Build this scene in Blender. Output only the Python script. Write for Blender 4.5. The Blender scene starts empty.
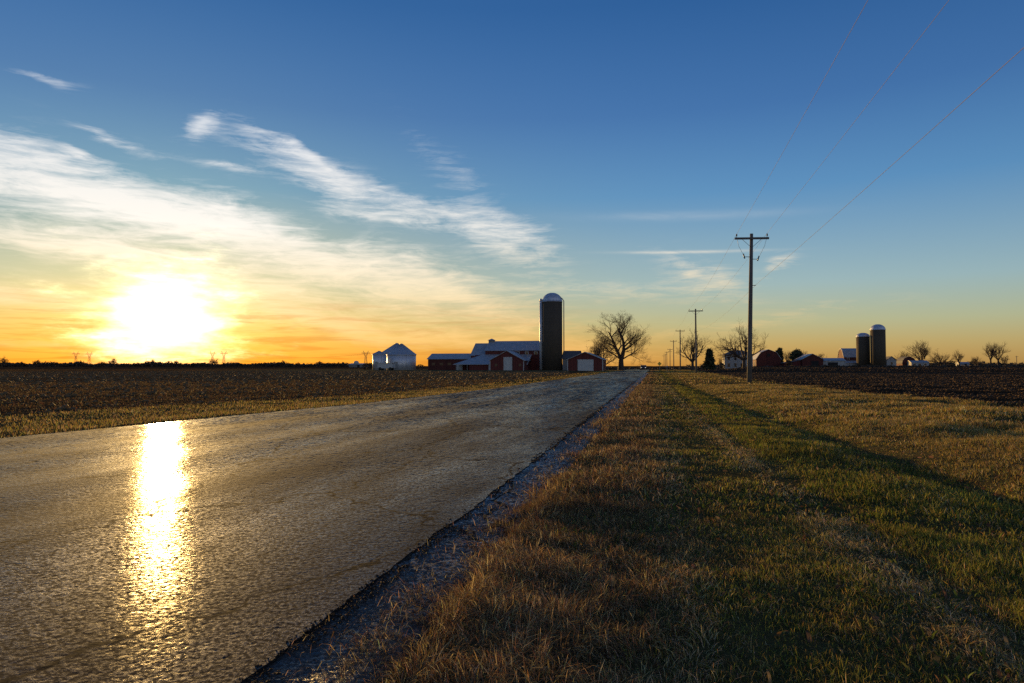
import bpy, bmesh, math, random
import numpy as np
from mathutils import Vector, Matrix

random.seed(7)
rng = np.random.default_rng(11)
S = bpy.context.scene
COL = S.collection
R = math.radians
F = 24.0 / 36.0 * 1024.0
CAMH = 1.2
YAW = R(11.8)
PITCH = R(2.05)
sy_, cy_ = math.sin(YAW), math.cos(YAW)
SUN_PX = (165, 319)

# ------------------------------------------------------------------ places
def at(px, depth):
    """road-aligned ground position (X across the road, Y along it) of a bearing and a distance"""
    xr = (px - 512.0) / F * depth
    return (-sy_ * depth + cy_ * xr, cy_ * depth + sy_ * xr)

def zat(py, depth):
    return CAMH + (366.0 - py) * depth / F

def direction(px, py):
    f = Vector((-sy_ * math.cos(PITCH), cy_ * math.cos(PITCH), math.sin(PITCH)))
    r = Vector((cy_, sy_, 0))
    u = r.cross(f)
    return (f + r * ((px - 512) / F) + u * ((341.5 - py) / F)).normalized()

def azel(px, py):
    d = direction(px, py)
    return math.atan2(d.x, d.y), math.asin(d.z)

SUN_DIR = direction(*SUN_PX)
SUN_AZ, SUN_EL = azel(*SUN_PX)

# ------------------------------------------------------------------ terrain
def ditch_x(Y):
    return 1.35 + 1.9 * np.exp(-(np.clip(Y, 5, 500) - 8) / 36.0)

def track_x(Y):
    return 0.70 + 0.68 * np.exp(-(np.clip(Y, 2, 500) - 4) / 15.0)

def road_left(Y):
    return np.interp(Y, [-60, 9, 20, 35, 80, 400], [-12.5, -10.5, -9.0, -8.2, -8.1, -8.1])

def road_right(Y):
    return -1.52 + 0.0 * np.asarray(Y, float)

def field_left(Y):
    return np.interp(Y, [-60, 14, 25, 41, 120, 170, 400], [-17.5, -15.2, -11.6, -10.7, -12.0, -13.2, -13.5])

def field_right(Y):
    return np.interp(Y, [-60, 10, 21, 35, 59, 120, 200, 400], [13, 11, 9.9, 8.4, 7.9, 9, 11, 13])

def smooth(a, b, x):
    t = np.clip((x - a) / (b - a), 0, 1)
    return t * t * (3 - 2 * t)

def hash_noise(x, y, s):
    """cheap smooth value noise"""
    x = np.asarray(x, float) / s; y = np.asarray(y, float) / s
    xi = np.floor(x); yi = np.floor(y)
    fx = x - xi; fy = y - yi
    fx = fx * fx * (3 - 2 * fx); fy = fy * fy * (3 - 2 * fy)
    def h(a, b):
        v = np.sin(a * 127.1 + b * 311.7 + s * 17.3) * 43758.5453
        return v - np.floor(v)
    return (h(xi, yi) * (1 - fx) + h(xi + 1, yi) * fx) * (1 - fy) + (h(xi, yi + 1) * (1 - fx) + h(xi + 1, yi + 1) * fx) * fy

def ground_z(X, Y):
    X = np.asarray(X, float); Y = np.asarray(Y, float)
    X, Y = np.broadcast_arrays(X, Y)
    xd = ditch_x(Y)
    k = np.interp(Y, [-50, 20, 90, 150], [1, 1, 0.55, 0.0])
    t = X - xd
    prof = np.where(t < -1.2, -0.05 * smooth(-0.8, np.maximum(xd - 1.2, -0.6), X),
           np.interp(t, [-1.2, -0.45, -0.15, 0.12, 0.4, 0.9, 2.0, 3.6], [-0.05, -0.08, -0.135, -0.135, -0.075, -0.015, 0.05, 0.06]))
    z = np.where(X > -1.2, prof * k, 0.0)
    z = z - 0.02 * np.exp(-((X - track_x(Y) - 0.22) / 0.12) ** 2) * k * (0.3 + 1.2 * hash_noise(Y, Y * 0, 1.6))
    z = z + 0.13 * (hash_noise(X + 17, Y, 1.15) - 0.5) * smooth(0.5, 1.3, t) * (X > 0)
    rl = road_left(Y); fl = field_left(Y)
    w = np.maximum(rl - fl, 0.5)
    u = (rl - X) / w
    z = z + np.where((u > 0) & (u < 1), -0.04 * np.sin(np.pi * np.clip(u, 0, 1)), 0.0)
    on_road = (X < -1.0) & (X > rl - 0.3)
    bump = 0.03 * (hash_noise(X, Y, 0.9) - 0.5) + 0.05 * (hash_noise(X, Y, 3.1) - 0.5)
    z = z + np.where(on_road, -0.03, bump * smooth(-1.0, 0.6, np.abs(X + 1.0) - 0.2))
    # the right hand field climbs gently towards the farm
    az = np.arctan2(X, np.maximum(Y, 1e-3))
    d = np.hypot(X, Y)
    z = z + 0.72 * smooth(R(3.5), R(8.5), az) * smooth(50, 230, d) * (Y > 0)
    # the land falls away behind the low crest the road runs over
    z = z - 1.6 * smooth(215, 300, Y) * (1 - smooth(8, 60, np.abs(X + 3)))
    return z

def gz(X, Y):
    return float(ground_z(X, Y))

# ------------------------------------------------------------------ objects
def tag(o, label=None, cat=None, group=None, kind=None):
    if label: o['label'] = label
    if cat: o['category'] = cat
    if group: o['group'] = group
    if kind: o['kind'] = kind
    return o

def empty(name, loc, label=None, cat=None, group=None, rz=0.0):
    o = bpy.data.objects.new(name, None)
    o.empty_display_size = 0.3
    COL.objects.link(o)
    o.location = loc
    o.rotation_euler = (0, 0, rz)
    return tag(o, label, cat, group)

class MB:
    """collects simple shapes, then becomes ONE mesh object"""
    def __init__(self):
        self.v = []; self.f = []; self.sm = []
    def add(self, vs, fs, smooth_=False):
        b = len(self.v)
        self.v += [tuple(p) for p in vs]
        self.f += [tuple(b + i for i in f) for f in fs]
        self.sm += [smooth_] * len(fs)
        return self
    def box(self, x0, y0, z0, x1, y1, z1):
        vs = [(x0, y0, z0), (x1, y0, z0), (x1, y1, z0), (x0, y1, z0), (x0, y0, z1), (x1, y0, z1), (x1, y1, z1), (x0, y1, z1)]
        return self.add(vs, [(3, 2, 1, 0), (4, 5, 6, 7), (0, 1, 5, 4), (1, 2, 6, 5), (2, 3, 7, 6), (3, 0, 4, 7)])
    def prism(self, poly, axis, a, b):
        """poly: (p,q) points; axis 'y': p=x q=z extruded along y from a to b; axis 'x': p=y q=z"""
        n = len(poly)
        mk = (lambda p, q, t: (p, t, q)) if axis == 'y' else (lambda p, q, t: (t, p, q))
        vs = [mk(p, q, a) for p, q in poly] + [mk(p, q, b) for p, q in poly]
        fs = [tuple(range(n))[::-1], tuple(range(n, 2 * n))]
        fs += [(i, (i + 1) % n, n + (i + 1) % n, n + i) for i in range(n)]
        return self.add(vs, fs)
    def lathe(self, prof, seg=24, cx=0, cy=0, sm=True, cap=True):
        vs = []; fs = []
        for r, z in prof:
            for k in range(seg):
                a = 2 * math.pi * k / seg
                vs.append((cx + r * math.cos(a), cy + r * math.sin(a), z))
        for i in range(len(prof) - 1):
            for k in range(seg):
                k2 = (k + 1) % seg
                fs.append((i * seg + k, i * seg + k2, (i + 1) * seg + k2, (i + 1) * seg + k))
        self.add(vs, fs, sm)
        if cap:
            b = len(self.v) - len(vs)
            self.f.append(tuple(b + k for k in range(seg))[::-1]); self.sm.append(False)
            t = b + (len(prof) - 1) * seg
            self.f.append(tuple(t + k for k in range(seg))); self.sm.append(False)
        return self
    def tube(self, pts, rad, seg=6, sm=True):
        pts = [Vector(p) for p in pts]
        n = len(pts)
        rad = [rad] * n if not hasattr(rad, '__len__') else rad
        vs = []; fs = []
        for i, p in enumerate(pts):
            d = (pts[min(i + 1, n - 1)] - pts[max(i - 1, 0)]).normalized()
            a = Vector((0, 0, 1)) if abs(d.z) < 0.9 else Vector((1, 0, 0))
            u = d.cross(a).normalized(); w = d.cross(u)
            for k in range(seg):
                t = 2 * math.pi * k / seg
                vs.append(p + (u * math.cos(t) + w * math.sin(t)) * rad[i])
        for i in range(n - 1):
            for k in range(seg):
                k2 = (k + 1) % seg
                fs.append((i * seg + k, i * seg + k2, (i + 1) * seg + k2, (i + 1) * seg + k))
        fs.append(tuple(range(seg))); fs.append(tuple((n - 1) * seg + k for k in range(seg)))
        return self.add(vs, fs, sm)
    def build(self, name, mat, parent=None, bevel=0.0):
        me = bpy.data.meshes.new(name)
        me.from_pydata(self.v, [], self.f)
        me.polygons.foreach_set('use_smooth', self.sm)
        me.materials.append(mat)
        bm = bmesh.new(); bm.from_mesh(me)
        bmesh.ops.recalc_face_normals(bm, faces=bm.faces)
        bm.to_mesh(me); bm.free()
        me.update()
        o = bpy.data.objects.new(name, me)
        COL.objects.link(o)
        if parent is not None: o.parent = parent
        if bevel:
            m = o.modifiers.new('bevel', 'BEVEL'); m.width = bevel; m.segments = 2; m.limit_method = 'ANGLE'
        return o

def raw_mesh(name, verts, loops, starts, mat, colors=None, smooth_=True, parent=None):
    """mesh from numpy arrays; colors = one RGB per vertex, kept as the point attribute tint"""
    me = bpy.data.meshes.new(name)
    verts = np.ascontiguousarray(verts, np.float32)
    me.vertices.add(len(verts)); me.vertices.foreach_set('co', verts.ravel())
    me.loops.add(len(loops)); me.loops.foreach_set('vertex_index', np.ascontiguousarray(loops, np.int32))
    me.polygons.add(len(starts)); me.polygons.foreach_set('loop_start', np.ascontiguousarray(starts, np.int32))
    if smooth_: me.polygons.foreach_set('use_smooth', np.ones(len(starts), bool))
    me.update(calc_edges=True)
    if colors is not None:
        a = me.attributes.new('tint', 'FLOAT_COLOR', 'POINT')
        c = np.ones((len(verts), 4), np.float32); c[:, :3] = colors
        a.data.foreach_set('color', c.ravel())
    me.materials.append(mat)
    me.validate()
    o = bpy.data.objects.new(name, me); COL.objects.link(o)
    if parent is not None: o.parent = parent
    return o

def copy_tree(o, parent=None):
    c = o.copy(); COL.objects.link(c)
    if parent is not None: c.parent = parent
    for ch in list(o.children):
        copy_tree(ch, c)
    return c

# ------------------------------------------------------------------ materials
class NT:
    """small helper for node graphs"""
    def __init__(self, tree):
        self.t = tree; self.n = tree.nodes; self.l = tree.links
    def node(self, typ, **kw):
        x = self.n.new(typ)
        for k, v in kw.items(): setattr(x, k, v)
        return x
    def put(self, sock, val):
        if isinstance(val, bpy.types.NodeSocket): self.l.new(val, sock)
        elif val is not None: sock.default_value = val
    def math(self, op, a, b=None, c=None, clamp=False):
        x = self.node('ShaderNodeMath', operation=op, use_clamp=clamp)
        self.put(x.inputs[0], a)
        if b is not None: self.put(x.inputs[1], b)
        if c is not None: self.put(x.inputs[2], c)
        return x.outputs[0]
    def vec(self, op, a, b=None):
        x = self.node('ShaderNodeVectorMath', operation=op)
        self.put(x.inputs[0], a)
        if b is not None: self.put(x.inputs[1], b)
        return x.outputs[0]
    def mix(self, f, a, b, blend='MIX'):
        x = self.node('ShaderNodeMix', data_type='RGBA', blend_type=blend)
        self.put(x.inputs[0], f); self.put(x.inputs[6], a); self.put(x.inputs[7], b)
        return x.outputs[2]
    def ramp(self, f, stops, interp='LINEAR'):
        x = self.node('ShaderNodeValToRGB')
        cr = x.color_ramp; cr.interpolation = interp
        while len(cr.elements) > 1: cr.elements.remove(cr.elements[-1])
        for i, (p, c) in enumerate(stops):
            e = cr.elements[0] if i == 0 else cr.elements.new(p)
            e.position = p
            e.color = (*c, 1) if hasattr(c, '__len__') else (c, c, c, 1)
        self.put(x.inputs[0], f)
        return x.outputs[0]
    def noise(self, vec, scale, detail=4, rough=0.55, dist=0.0):
        x = self.node('ShaderNodeTexNoise')
        self.put(x.inputs['Vector'], vec)
        x.inputs['Scale'].default_value = scale; x.inputs['Detail'].default_value = detail
        x.inputs['Roughness'].default_value = rough; x.inputs['Distortion'].default_value = dist
        return x.outputs[0]
    def voronoi(self, vec, scale, feature='F1', out=0):
        x = self.node('ShaderNodeTexVoronoi', feature=feature)
        self.put(x.inputs['Vector'], vec); x.inputs['Scale'].default_value = scale
        return x.outputs[out]
    def mapping(self, vec, loc=(0, 0, 0), rot=(0, 0, 0), scale=(1, 1, 1)):
        x = self.node('ShaderNodeMapping')
        self.put(x.inputs[0], vec)
        x.inputs[1].default_value = loc; x.inputs[2].default_value = rot; x.inputs[3].default_value = scale
        return x.outputs[0]
    def sep(self, vec):
        x = self.node('ShaderNodeSeparateXYZ'); self.put(x.inputs[0], vec)
        return x.outputs
    def comb(self, x_, y_, z_):
        x = self.node('ShaderNodeCombineXYZ')
        self.put(x.inputs[0], x_); self.put(x.inputs[1], y_); self.put(x.inputs[2], z_)
        return x.outputs[0]

def new_mat(name):
    m = bpy.data.materials.new(name); m.use_nodes = True
    t = NT(m.node_tree)
    return m, t, m.node_tree.nodes['Principled BSDF']

def obj_coord(t):
    return t.node('ShaderNodeTexCoord').outputs['Object']

def bump(t, h, strength, dist, bs, normal=None):
    b = t.node('ShaderNodeBump'); b.inputs['Strength'].default_value = strength; b.inputs['Distance'].default_value = dist
    t.put(b.inputs['Height'], h)
    if normal is not None: t.put(b.inputs['Normal'], normal)
    if bs is not None: t.l.new(b.outputs[0], bs.inputs['Normal'])
    return b.outputs[0]

def simple(name, c1, c2=None, rough=0.7, scale=2.0, metallic=0.0, stretch=(1, 1, 1), bumpd=0.0, spec=0.5):
    m, t, bs = new_mat(name)
    v = t.mapping(obj_coord(t), scale=stretch)
    if c2 is None: c2 = tuple(x * 0.75 for x in c1)
    n = t.noise(v, scale, 5, 0.6)
    t.l.new(t.ramp(n, [(0.3, c2), (0.7, c1)]), bs.inputs['Base Color'])
    bs.inputs['Roughness'].default_value = rough
    bs.inputs['Metallic'].default_value = metallic
    bs.inputs['Specular IOR Level'].default_value = spec
    if bumpd: bump(t, n, 0.6, bumpd, bs)
    return m

def boards(name, c1, c2, width=0.25, rough=0.8, axis='both', spec=0.3):
    """vertical board siding: tone per board, dark joints as small grooves"""
    m, t, bs = new_mat(name)
    o = obj_coord(t)
    x, y, z = t.sep(o)[:3]
    s = t.math('ADD', x, y)
    q = t.math('DIVIDE', s, width)
    cell = t.math('FLOOR', q)
    fr = t.math('FRACT', q)
    wn = t.node('ShaderNodeTexWhiteNoise', noise_dimensions='1D'); t.put(wn.inputs['W'], cell)
    st = t.noise(t.mapping(o, scale=(2, 2, 0.25)), 3.0, 5, 0.6)
    f = t.math('ADD', t.math('MULTIPLY', wn.outputs[0], 0.5), t.math('MULTIPLY', st, 0.6))
    t.l.new(t.ramp(f, [(0.2, c2), (0.85, c1)]), bs.inputs['Base Color'])
    g = t.math('GREATER_THAN', fr, 0.1)
    bump(t, g, 0.7, 0.02, bs)
    bs.inputs['Roughness'].default_value = rough
    bs.inputs['Specular IOR Level'].default_value = spec
    return m

def ribbed(name, c1, c2, pitch=0.3, rough=0.45, metallic=0.0, axis='x'):
    """sheet metal with standing ribs"""
    m, t, bs = new_mat(name)
    o = obj_coord(t)
    x, y, z = t.sep(o)[:3]
    a = {'x': x, 'y': y, 'z': z}[axis]
    w = t.math('SINE', t.math('MULTIPLY', a, 2 * math.pi / pitch))
    n = t.noise(t.mapping(o, scale=(1, 1, 1)), 1.3, 5, 0.6)
    t.l.new(t.ramp(n, [(0.3, c2), (0.7, c1)]), bs.inputs['Base Color'])
    bump(t, w, 0.5, 0.02, bs)
    bs.inputs['Roughness'].default_value = rough; bs.inputs['Metallic'].default_value = metallic
    return m

M = {}
M['red_board'] = boards('red_board', (0.145, 0.034, 0.026), (0.085, 0.02, 0.017))
M['dark_red_board'] = boards('dark_red_board', (0.11, 0.028, 0.02), (0.06, 0.016, 0.013))
M['white_board'] = boards('white_board', (0.42, 0.41, 0.385), (0.30, 0.295, 0.28), 0.2)
M['white_paint'] = simple('white_paint', (0.5, 0.49, 0.46), (0.36, 0.355, 0.34), 0.6, 1.5)
M['grey_board'] = boards('grey_board', (0.25, 0.24, 0.22), (0.14, 0.13, 0.12))
M['roof_metal_y'] = ribbed('roof_metal_slope', (0.42, 0.415, 0.41), (0.26, 0.25, 0.24), 0.45, 0.5, 0.2, 'x')
M['roof_metal_x'] = ribbed('roof_metal_side', (0.42, 0.415, 0.41), (0.26, 0.25, 0.24), 0.45, 0.5, 0.2, 'y')
M['roof_shingle'] = simple('roof_shingle', (0.11, 0.105, 0.10), (0.06, 0.055, 0.055), 0.85, 3.0)
M['galv'] = ribbed('galvanised_steel', (0.62, 0.63, 0.65), (0.48, 0.49, 0.51), 0.35, 0.45, 0.35, 'z')
M['galv_roof'] = simple('galvanised_roof', (0.45, 0.46, 0.48), (0.33, 0.34, 0.36), 0.5, 1.5, 0.4)
M['dome_metal'] = simple('dome_metal', (0.60, 0.62, 0.65), (0.42, 0.43, 0.46), 0.38, 1.2, 0.45)
M['dark_metal'] = simple('dark_metal', (0.08, 0.08, 0.085), (0.05, 0.05, 0.05), 0.5, 2.0, 0.5)
M['grey_metal'] = simple('grey_metal', (0.3, 0.3, 0.31), (0.2, 0.2, 0.2), 0.5, 2.0, 0.5)
M['glass'] = simple('window_glass', (0.03, 0.035, 0.04), (0.02, 0.02, 0.025), 0.08, 1.0)
M['dark_gap'] = simple('dark_opening', (0.02, 0.018, 0.016), (0.012, 0.01, 0.01), 0.9, 1.0)
M['porcelain'] = simple('porcelain', (0.10, 0.06, 0.045), (0.06, 0.04, 0.03), 0.25, 4.0)
M['bark'] = simple('bark', (0.075, 0.052, 0.036), (0.035, 0.024, 0.017), 0.9, 1.2, 0, (1, 1, 0.2))
M['twig'] = simple('twig', (0.085, 0.055, 0.035), (0.045, 0.03, 0.02), 0.9, 0.5)
M['needle'] = simple('needle', (0.06, 0.065, 0.026), (0.03, 0.036, 0.016), 0.9, 0.8)
M['brush'] = simple('dry_brush', (0.085, 0.06, 0.035), (0.045, 0.032, 0.02), 0.95, 0.3)
M['tyre'] = simple('tyre', (0.02, 0.02, 0.02), (0.015, 0.015, 0.015), 0.9, 6.0)
M['car_paint'] = simple('car_paint', (0.03, 0.03, 0.035), (0.022, 0.022, 0.026), 0.25, 1.0)
M['sign_yellow'] = simple('sign_yellow', (0.75, 0.48, 0.03), (0.6, 0.38, 0.03), 0.5, 3.0)

def concrete_stave():
    m, t, bs = new_mat('concrete_stave')
    o = obj_coord(t)
    x, y, z = t.sep(o)[:3]
    ang = t.math('ARCTAN2', y, x)
    br = t.node('ShaderNodeTexBrick')
    t.put(br.inputs['Vector'], t.comb(t.math('MULTIPLY', ang, 3.0), z, 0.0))
    br.inputs['Color1'].default_value = (0.105, 0.083, 0.058, 1); br.inputs['Color2'].default_value = (0.075, 0.06, 0.042, 1)
    br.inputs['Mortar'].default_value = (0.07, 0.065, 0.055, 1)
    br.inputs['Scale'].default_value = 1.0; br.inputs['Mortar Size'].default_value = 0.02
    br.inputs['Brick Width'].default_value = 0.3; br.inputs['Row Height'].default_value = 0.76
    n = t.noise(t.mapping(o, scale=(1, 1, 0.12)), 1.2, 6, 0.65)
    c = t.mix(t.math('MULTIPLY', n, 0.7), br.outputs['Color'], (0.065, 0.048, 0.034, 1))
    t.l.new(c, bs.inputs['Base Color']); bs.inputs['Roughness'].default_value = 0.9
    bs.inputs['Specular IOR Level'].default_value = 0.2
    return m
M['stave'] = concrete_stave()

def wood_pole():
    m, t, bs = new_mat('weathered_wood')
    o = obj_coord(t)
    n = t.noise(t.mapping(o, scale=(14, 14, 0.6)), 3.0, 6, 0.65)
    t.l.new(t.ramp(n, [(0.3, (0.065, 0.057, 0.05)), (0.7, (0.18, 0.16, 0.14))]), bs.inputs['Base Color'])
    bs.inputs['Roughness'].default_value = 0.9
    bump(t, n, 0.8, 0.02, bs)
    return m
M['pole_wood'] = wood_pole()

def asphalt(name, wet=True):
    """worn aggregate; the stones themselves are in the mesh"""
    m, t, bs = new_mat(name)
    o = obj_coord(t)
    big = t.noise(t.mapping(o, scale=(1.0, 0.13, 1)), 0.7, 5, 0.6)
    mid = t.noise(t.mapping(o, scale=(1.0, 0.4, 1)), 2.2, 5, 0.62)
    n1 = t.noise(o, 48.0, 4, 0.7)
    fine = t.noise(o, 150.0, 2, 0.6)
    cb = t.ramp(t.math('ADD', t.math('MULTIPLY', fine, 0.5), t.math('MULTIPLY', mid, 0.5)), [(0.35, (0.010, 0.010, 0.011)), (0.6, (0.024, 0.024, 0.026)), (0.78, (0.07, 0.07, 0.073))] if wet
                else [(0.3, (0.036, 0.031, 0.026)), (0.55, (0.092, 0.077, 0.064)), (0.78, (0.24, 0.21, 0.18))])
    # hairline cracks wandering through the surface
    cwv = t.node('ShaderNodeTexNoise'); t.put(cwv.inputs['Vector'], o); cwv.inputs['Scale'].default_value = 2.5; cwv.inputs['Detail'].default_value = 6
    cq = t.vec('ADD', t.mapping(o, scale=(0.55, 0.28, 1)), t.vec('MULTIPLY', cwv.outputs['Color'], (0.35, 0.35, 0.0)))
    crack = t.ramp(t.voronoi(cq, 1.0, 'DISTANCE_TO_EDGE'), [(0.003, 0.0), (0.012, 1.0)])
    t.l.new(t.mix(crack, (0.012, 0.011, 0.010, 1), cb), bs.inputs['Base Color'])
    wear = t.math('MULTIPLY', t.ramp(big, [(0.36, 0.0), (0.64, 1.0)]), t.ramp(mid, [(0.36, 0.4), (0.6, 1.0)]))
    # dull pores and dry binder, with damp polished stone tops standing out of them
    bs.inputs['Roughness'].default_value = 0.9
    bs.inputs['Specular IOR Level'].default_value = 0.03
    nrm = bump(t, t.math('ADD', t.math('MULTIPLY', n1, 0.7), t.math('MULTIPLY', fine, 0.2)), 0.16 if wet else 0.6, 0.010, bs)
    gl = t.node('ShaderNodeBsdfAnisotropic', distribution='BECKMANN')
    gl.inputs['Color'].default_value = (1, 1, 1, 1); t.l.new(nrm, gl.inputs['Normal'])
    t.l.new(t.math('SUBTRACT', 0.27 if wet else 0.5, t.math('MULTIPLY', wear, 0.07)), gl.inputs['Roughness'])
    # grit between them scatters the same light more widely
    gr = t.node('ShaderNodeBsdfAnisotropic', distribution='BECKMANN'); gr.inputs['Roughness'].default_value = 0.50
    gr.inputs['Color'].default_value = (1, 1, 1, 1)
    bump(t, t.math('ADD', t.math('MULTIPLY', n1, 0.8), t.math('MULTIPLY', fine, 0.3)), 0.7, 0.010, None)
    gb = t.n[-1]; t.l.new(gb.outputs[0], gr.inputs['Normal'])
    gm = t.node('ShaderNodeMixShader'); gm.inputs[0].default_value = 0.20
    t.l.new(gl.outputs[0], gm.inputs[1]); t.l.new(gr.outputs[0], gm.inputs[2])
    fr = t.node('ShaderNodeFresnel'); fr.inputs['IOR'].default_value = 1.40; t.l.new(nrm, fr.inputs['Normal'])
    top = t.ramp(n1, [(0.44, 0.0), (0.60, 1.0)])
    amt = t.math('MULTIPLY', t.math('MULTIPLY', top, crack), t.math('ADD', t.math('MULTIPLY', wear, 0.85), 0.12 if wet else 0.18), clamp=True)
    mx = t.node('ShaderNodeMixShader')
    t.put(mx.inputs[0], t.math('MULTIPLY', amt, fr.outputs[0])); t.l.new(bs.outputs[0], mx.inputs[1]); t.l.new(gm.outputs[0], mx.inputs[2])
    t.l.new(mx.outputs[0], t.n['Material Output'].inputs[0])
    return m
M['asphalt'] = asphalt('asphalt')
M['old_asphalt'] = asphalt('old_asphalt', False)

def ground_mat():
    m, t, bs = new_mat('soil_and_thatch')
    o = obj_coord(t)
    a = t.node('ShaderNodeAttribute', attribute_name='tint')
    n = t.noise(o, 1.7, 6, 0.65)
    n2 = t.noise(o, 11.0, 6, 0.7)
    f = t.math('ADD', t.math('MULTIPLY', n, 0.6), t.math('MULTIPLY', n2, 0.9))
    g = t.ramp(f, [(0.45, 0.45), (1.0, 1.5)])
    t.l.new(t.mix(1.0, a.outputs['Color'], g, 'MULTIPLY'), bs.inputs['Base Color'])
    bs.inputs['Roughness'].default_value = 1.0
    bs.inputs['Specular IOR Level'].default_value = 0.0
    bump(t, t.math('ADD', n2, n), 0.9, 0.09, bs)
    return m
M['ground'] = ground_mat()

def blade_mat(name, trans=0.5):
    m, t, bs = new_mat(name)
    a = t.node('ShaderNodeAttribute', attribute_name='tint')
    out = t.n['Material Output']
    t.n.remove(bs)
    d = t.node('ShaderNodeBsdfDiffuse'); tr = t.node('ShaderNodeBsdfTranslucent')
    gl = t.node('ShaderNodeBsdfGlossy'); gl.inputs['Roughness'].default_value = 0.45
    t.l.new(a.outputs['Color'], d.inputs[0]); t.l.new(a.outputs['Color'], tr.inputs[0])
    gl.inputs[0].default_value = (0.6, 0.6, 0.6, 1)
    mx = t.node('ShaderNodeMixShader'); mx.inputs[0].default_value = trans
    t.l.new(d.outputs[0], mx.inputs[1]); t.l.new(tr.outputs[0], mx.inputs[2])
    m2 = t.node('ShaderNodeMixShader'); m2.inputs[0].default_value = 0.012
    t.l.new(mx.outputs[0], m2.inputs[1]); t.l.new(gl.outputs[0], m2.inputs[2])
    t.l.new(m2.outputs[0], out.inputs[0])
    return m
M['blade'] = blade_mat('grass_blade', 0.35)

def clod_mat():
    m, t, bs = new_mat('tilled_clod')
    a = t.node('ShaderNodeAttribute', attribute_name='tint')
    t.l.new(a.outputs['Color'], bs.inputs['Base Color'])
    bs.inputs['Roughness'].default_value = 0.95; bs.inputs['Specular IOR Level'].default_value = 0.15
    return m
M['clod'] = clod_mat()

# ------------------------------------------------------------------ camera, sun, sky
cam_d = bpy.data.cameras.new('camera'); cam = bpy.data.objects.new('camera', cam_d); COL.objects.link(cam)
cam_d.lens = 24; cam_d.sensor_width = 36; cam_d.clip_start = 0.05; cam_d.clip_end = 20000
cam.location = (0, 0, CAMH)
cam.rotation_euler = (math.pi / 2 + PITCH, 0, YAW)
S.camera = cam
S.view_settings.view_transform = 'Standard'; S.view_settings.look = 'None'
S.view_settings.gamma = 1.0; S.view_settings.exposure = 0.5
S.render.engine = 'CYCLES'
S.cycles.use_denoising = False
S.cycles.max_bounces = 5; S.cycles.diffuse_bounces = 2; S.cycles.glossy_bounces = 2; S.cycles.transmission_bounces = 3; S.cycles.transparent_max_bounces = 4
S.cycles.sample_clamp_indirect = 4.0

sun_d = bpy.data.lights.new('sun', 'SUN'); sun = bpy.data.objects.new('sun', sun_d); COL.objects.link(sun)
sun_d.energy = 5.0; sun_d.angle = R(0.6); sun_d.color = (1.0, 0.60, 0.19)
sun.rotation_euler = SUN_DIR.to_track_quat('Z', 'Y').to_euler()
sun.location = (0, 0, 60)

W = bpy.data.worlds.new('World'); S.world = W; W.use_nodes = True
t = NT(W.node_tree)
bg = t.n['Background']
sky = t.node('ShaderNodeTexSky', sky_type='NISHITA')
sky.sun_disc = False
sky.sun_elevation = SUN_EL
sky.sun_rotation = SUN_AZ
sky.altitude = 0; sky.air_density = 1.0; sky.dust_density = 1.0; sky.ozone_density = 2.5
D = t.node('ShaderNodeTexCoord').outputs['Generated']
dx, dy, dz = t.sep(D)[:3]
az = t.math('ARCTAN2', dx, dy)
el = t.math('ARCSINE', dz)
elp = t.math('MAXIMUM', el, 0.0)
deg = 180 / math.pi
# angular distance from the sun, flattened: the glare spreads further sideways in the thin cirrus
daz = t.math('SUBTRACT', az, SUN_AZ)
dl = t.math('SUBTRACT', el, SUN_EL)
warp = t.noise(t.mapping(t.comb(az, el, 0.0), rot=(0, 0, R(12)), scale=(4, 14, 1)), 2.6, 7, 0.65)
def sun_dist(ax):
    q = t.math('SQRT', t.math('ADD', t.math('POWER', t.math('DIVIDE', daz, ax), 2.0), t.math('POWER', dl, 2.0)))
    return t.math('MULTIPLY', q, deg)
d1 = t.math('MULTIPLY', sun_dist(1.32), t.math('ADD', t.math('MULTIPLY', warp, 2.3), -0.15))
d2 = sun_dist(2.2)
eld = t.math('MULTIPLY', elp, deg)

# clear air: the physical sky with its contrast eased (dust evens it out), then graded from the
# dusty band low down to the deep winter blue overhead
sr, sg, sb = t.sep(sky.outputs[0])[:3]
eased = t.comb(*[t.math('POWER', t.math('MAXIMUM', t.math('MULTIPLY', c, 0.1), 0.0), 0.35) for c in (sr, sg, sb)])
grade = t.ramp(t.math('DIVIDE', eld, 60.0), [(0.0, (0.98, 0.68, 0.33)), (0.03, (0.95, 0.79, 0.46)), (0.058, (0.86, 0.88, 0.66)), (0.108, (0.67, 0.86, 0.95)),
        (0.23, (0.27, 0.57, 0.94)), (0.335, (0.155, 0.37, 0.76)), (0.467, (0.082, 0.265, 0.62)), (0.8, (0.06, 0.2, 0.5)), (1.0, (0.05, 0.17, 0.45))])
clear = t.mix(1.0, eased, grade, 'MULTIPLY')
# warm dusk band on the sun's side
warm = t.math('MULTIPLY', t.math('POWER', 2.718, t.math('MULTIPLY', eld, -0.26)), t.math('POWER', 2.718, t.math('MULTIPLY', t.math('POWER', t.math('DIVIDE', daz, 0.75), 2.0), -1.0)))
clear = t.mix(warm, clear, t.mix(1.0, clear, (1.0, 0.72, 0.17, 1), 'MULTIPLY'))

halo = t.math('POWER', 2.718, t.math('MULTIPLY', t.math('POWER', t.math('DIVIDE', d2, 15.0), 2.0), -1.0))
clear = t.mix(t.math('MULTIPLY', halo, 0.8), clear, t.mix(1.0, clear, (0.80, 0.70, 0.48, 1), 'MULTIPLY'))

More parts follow.
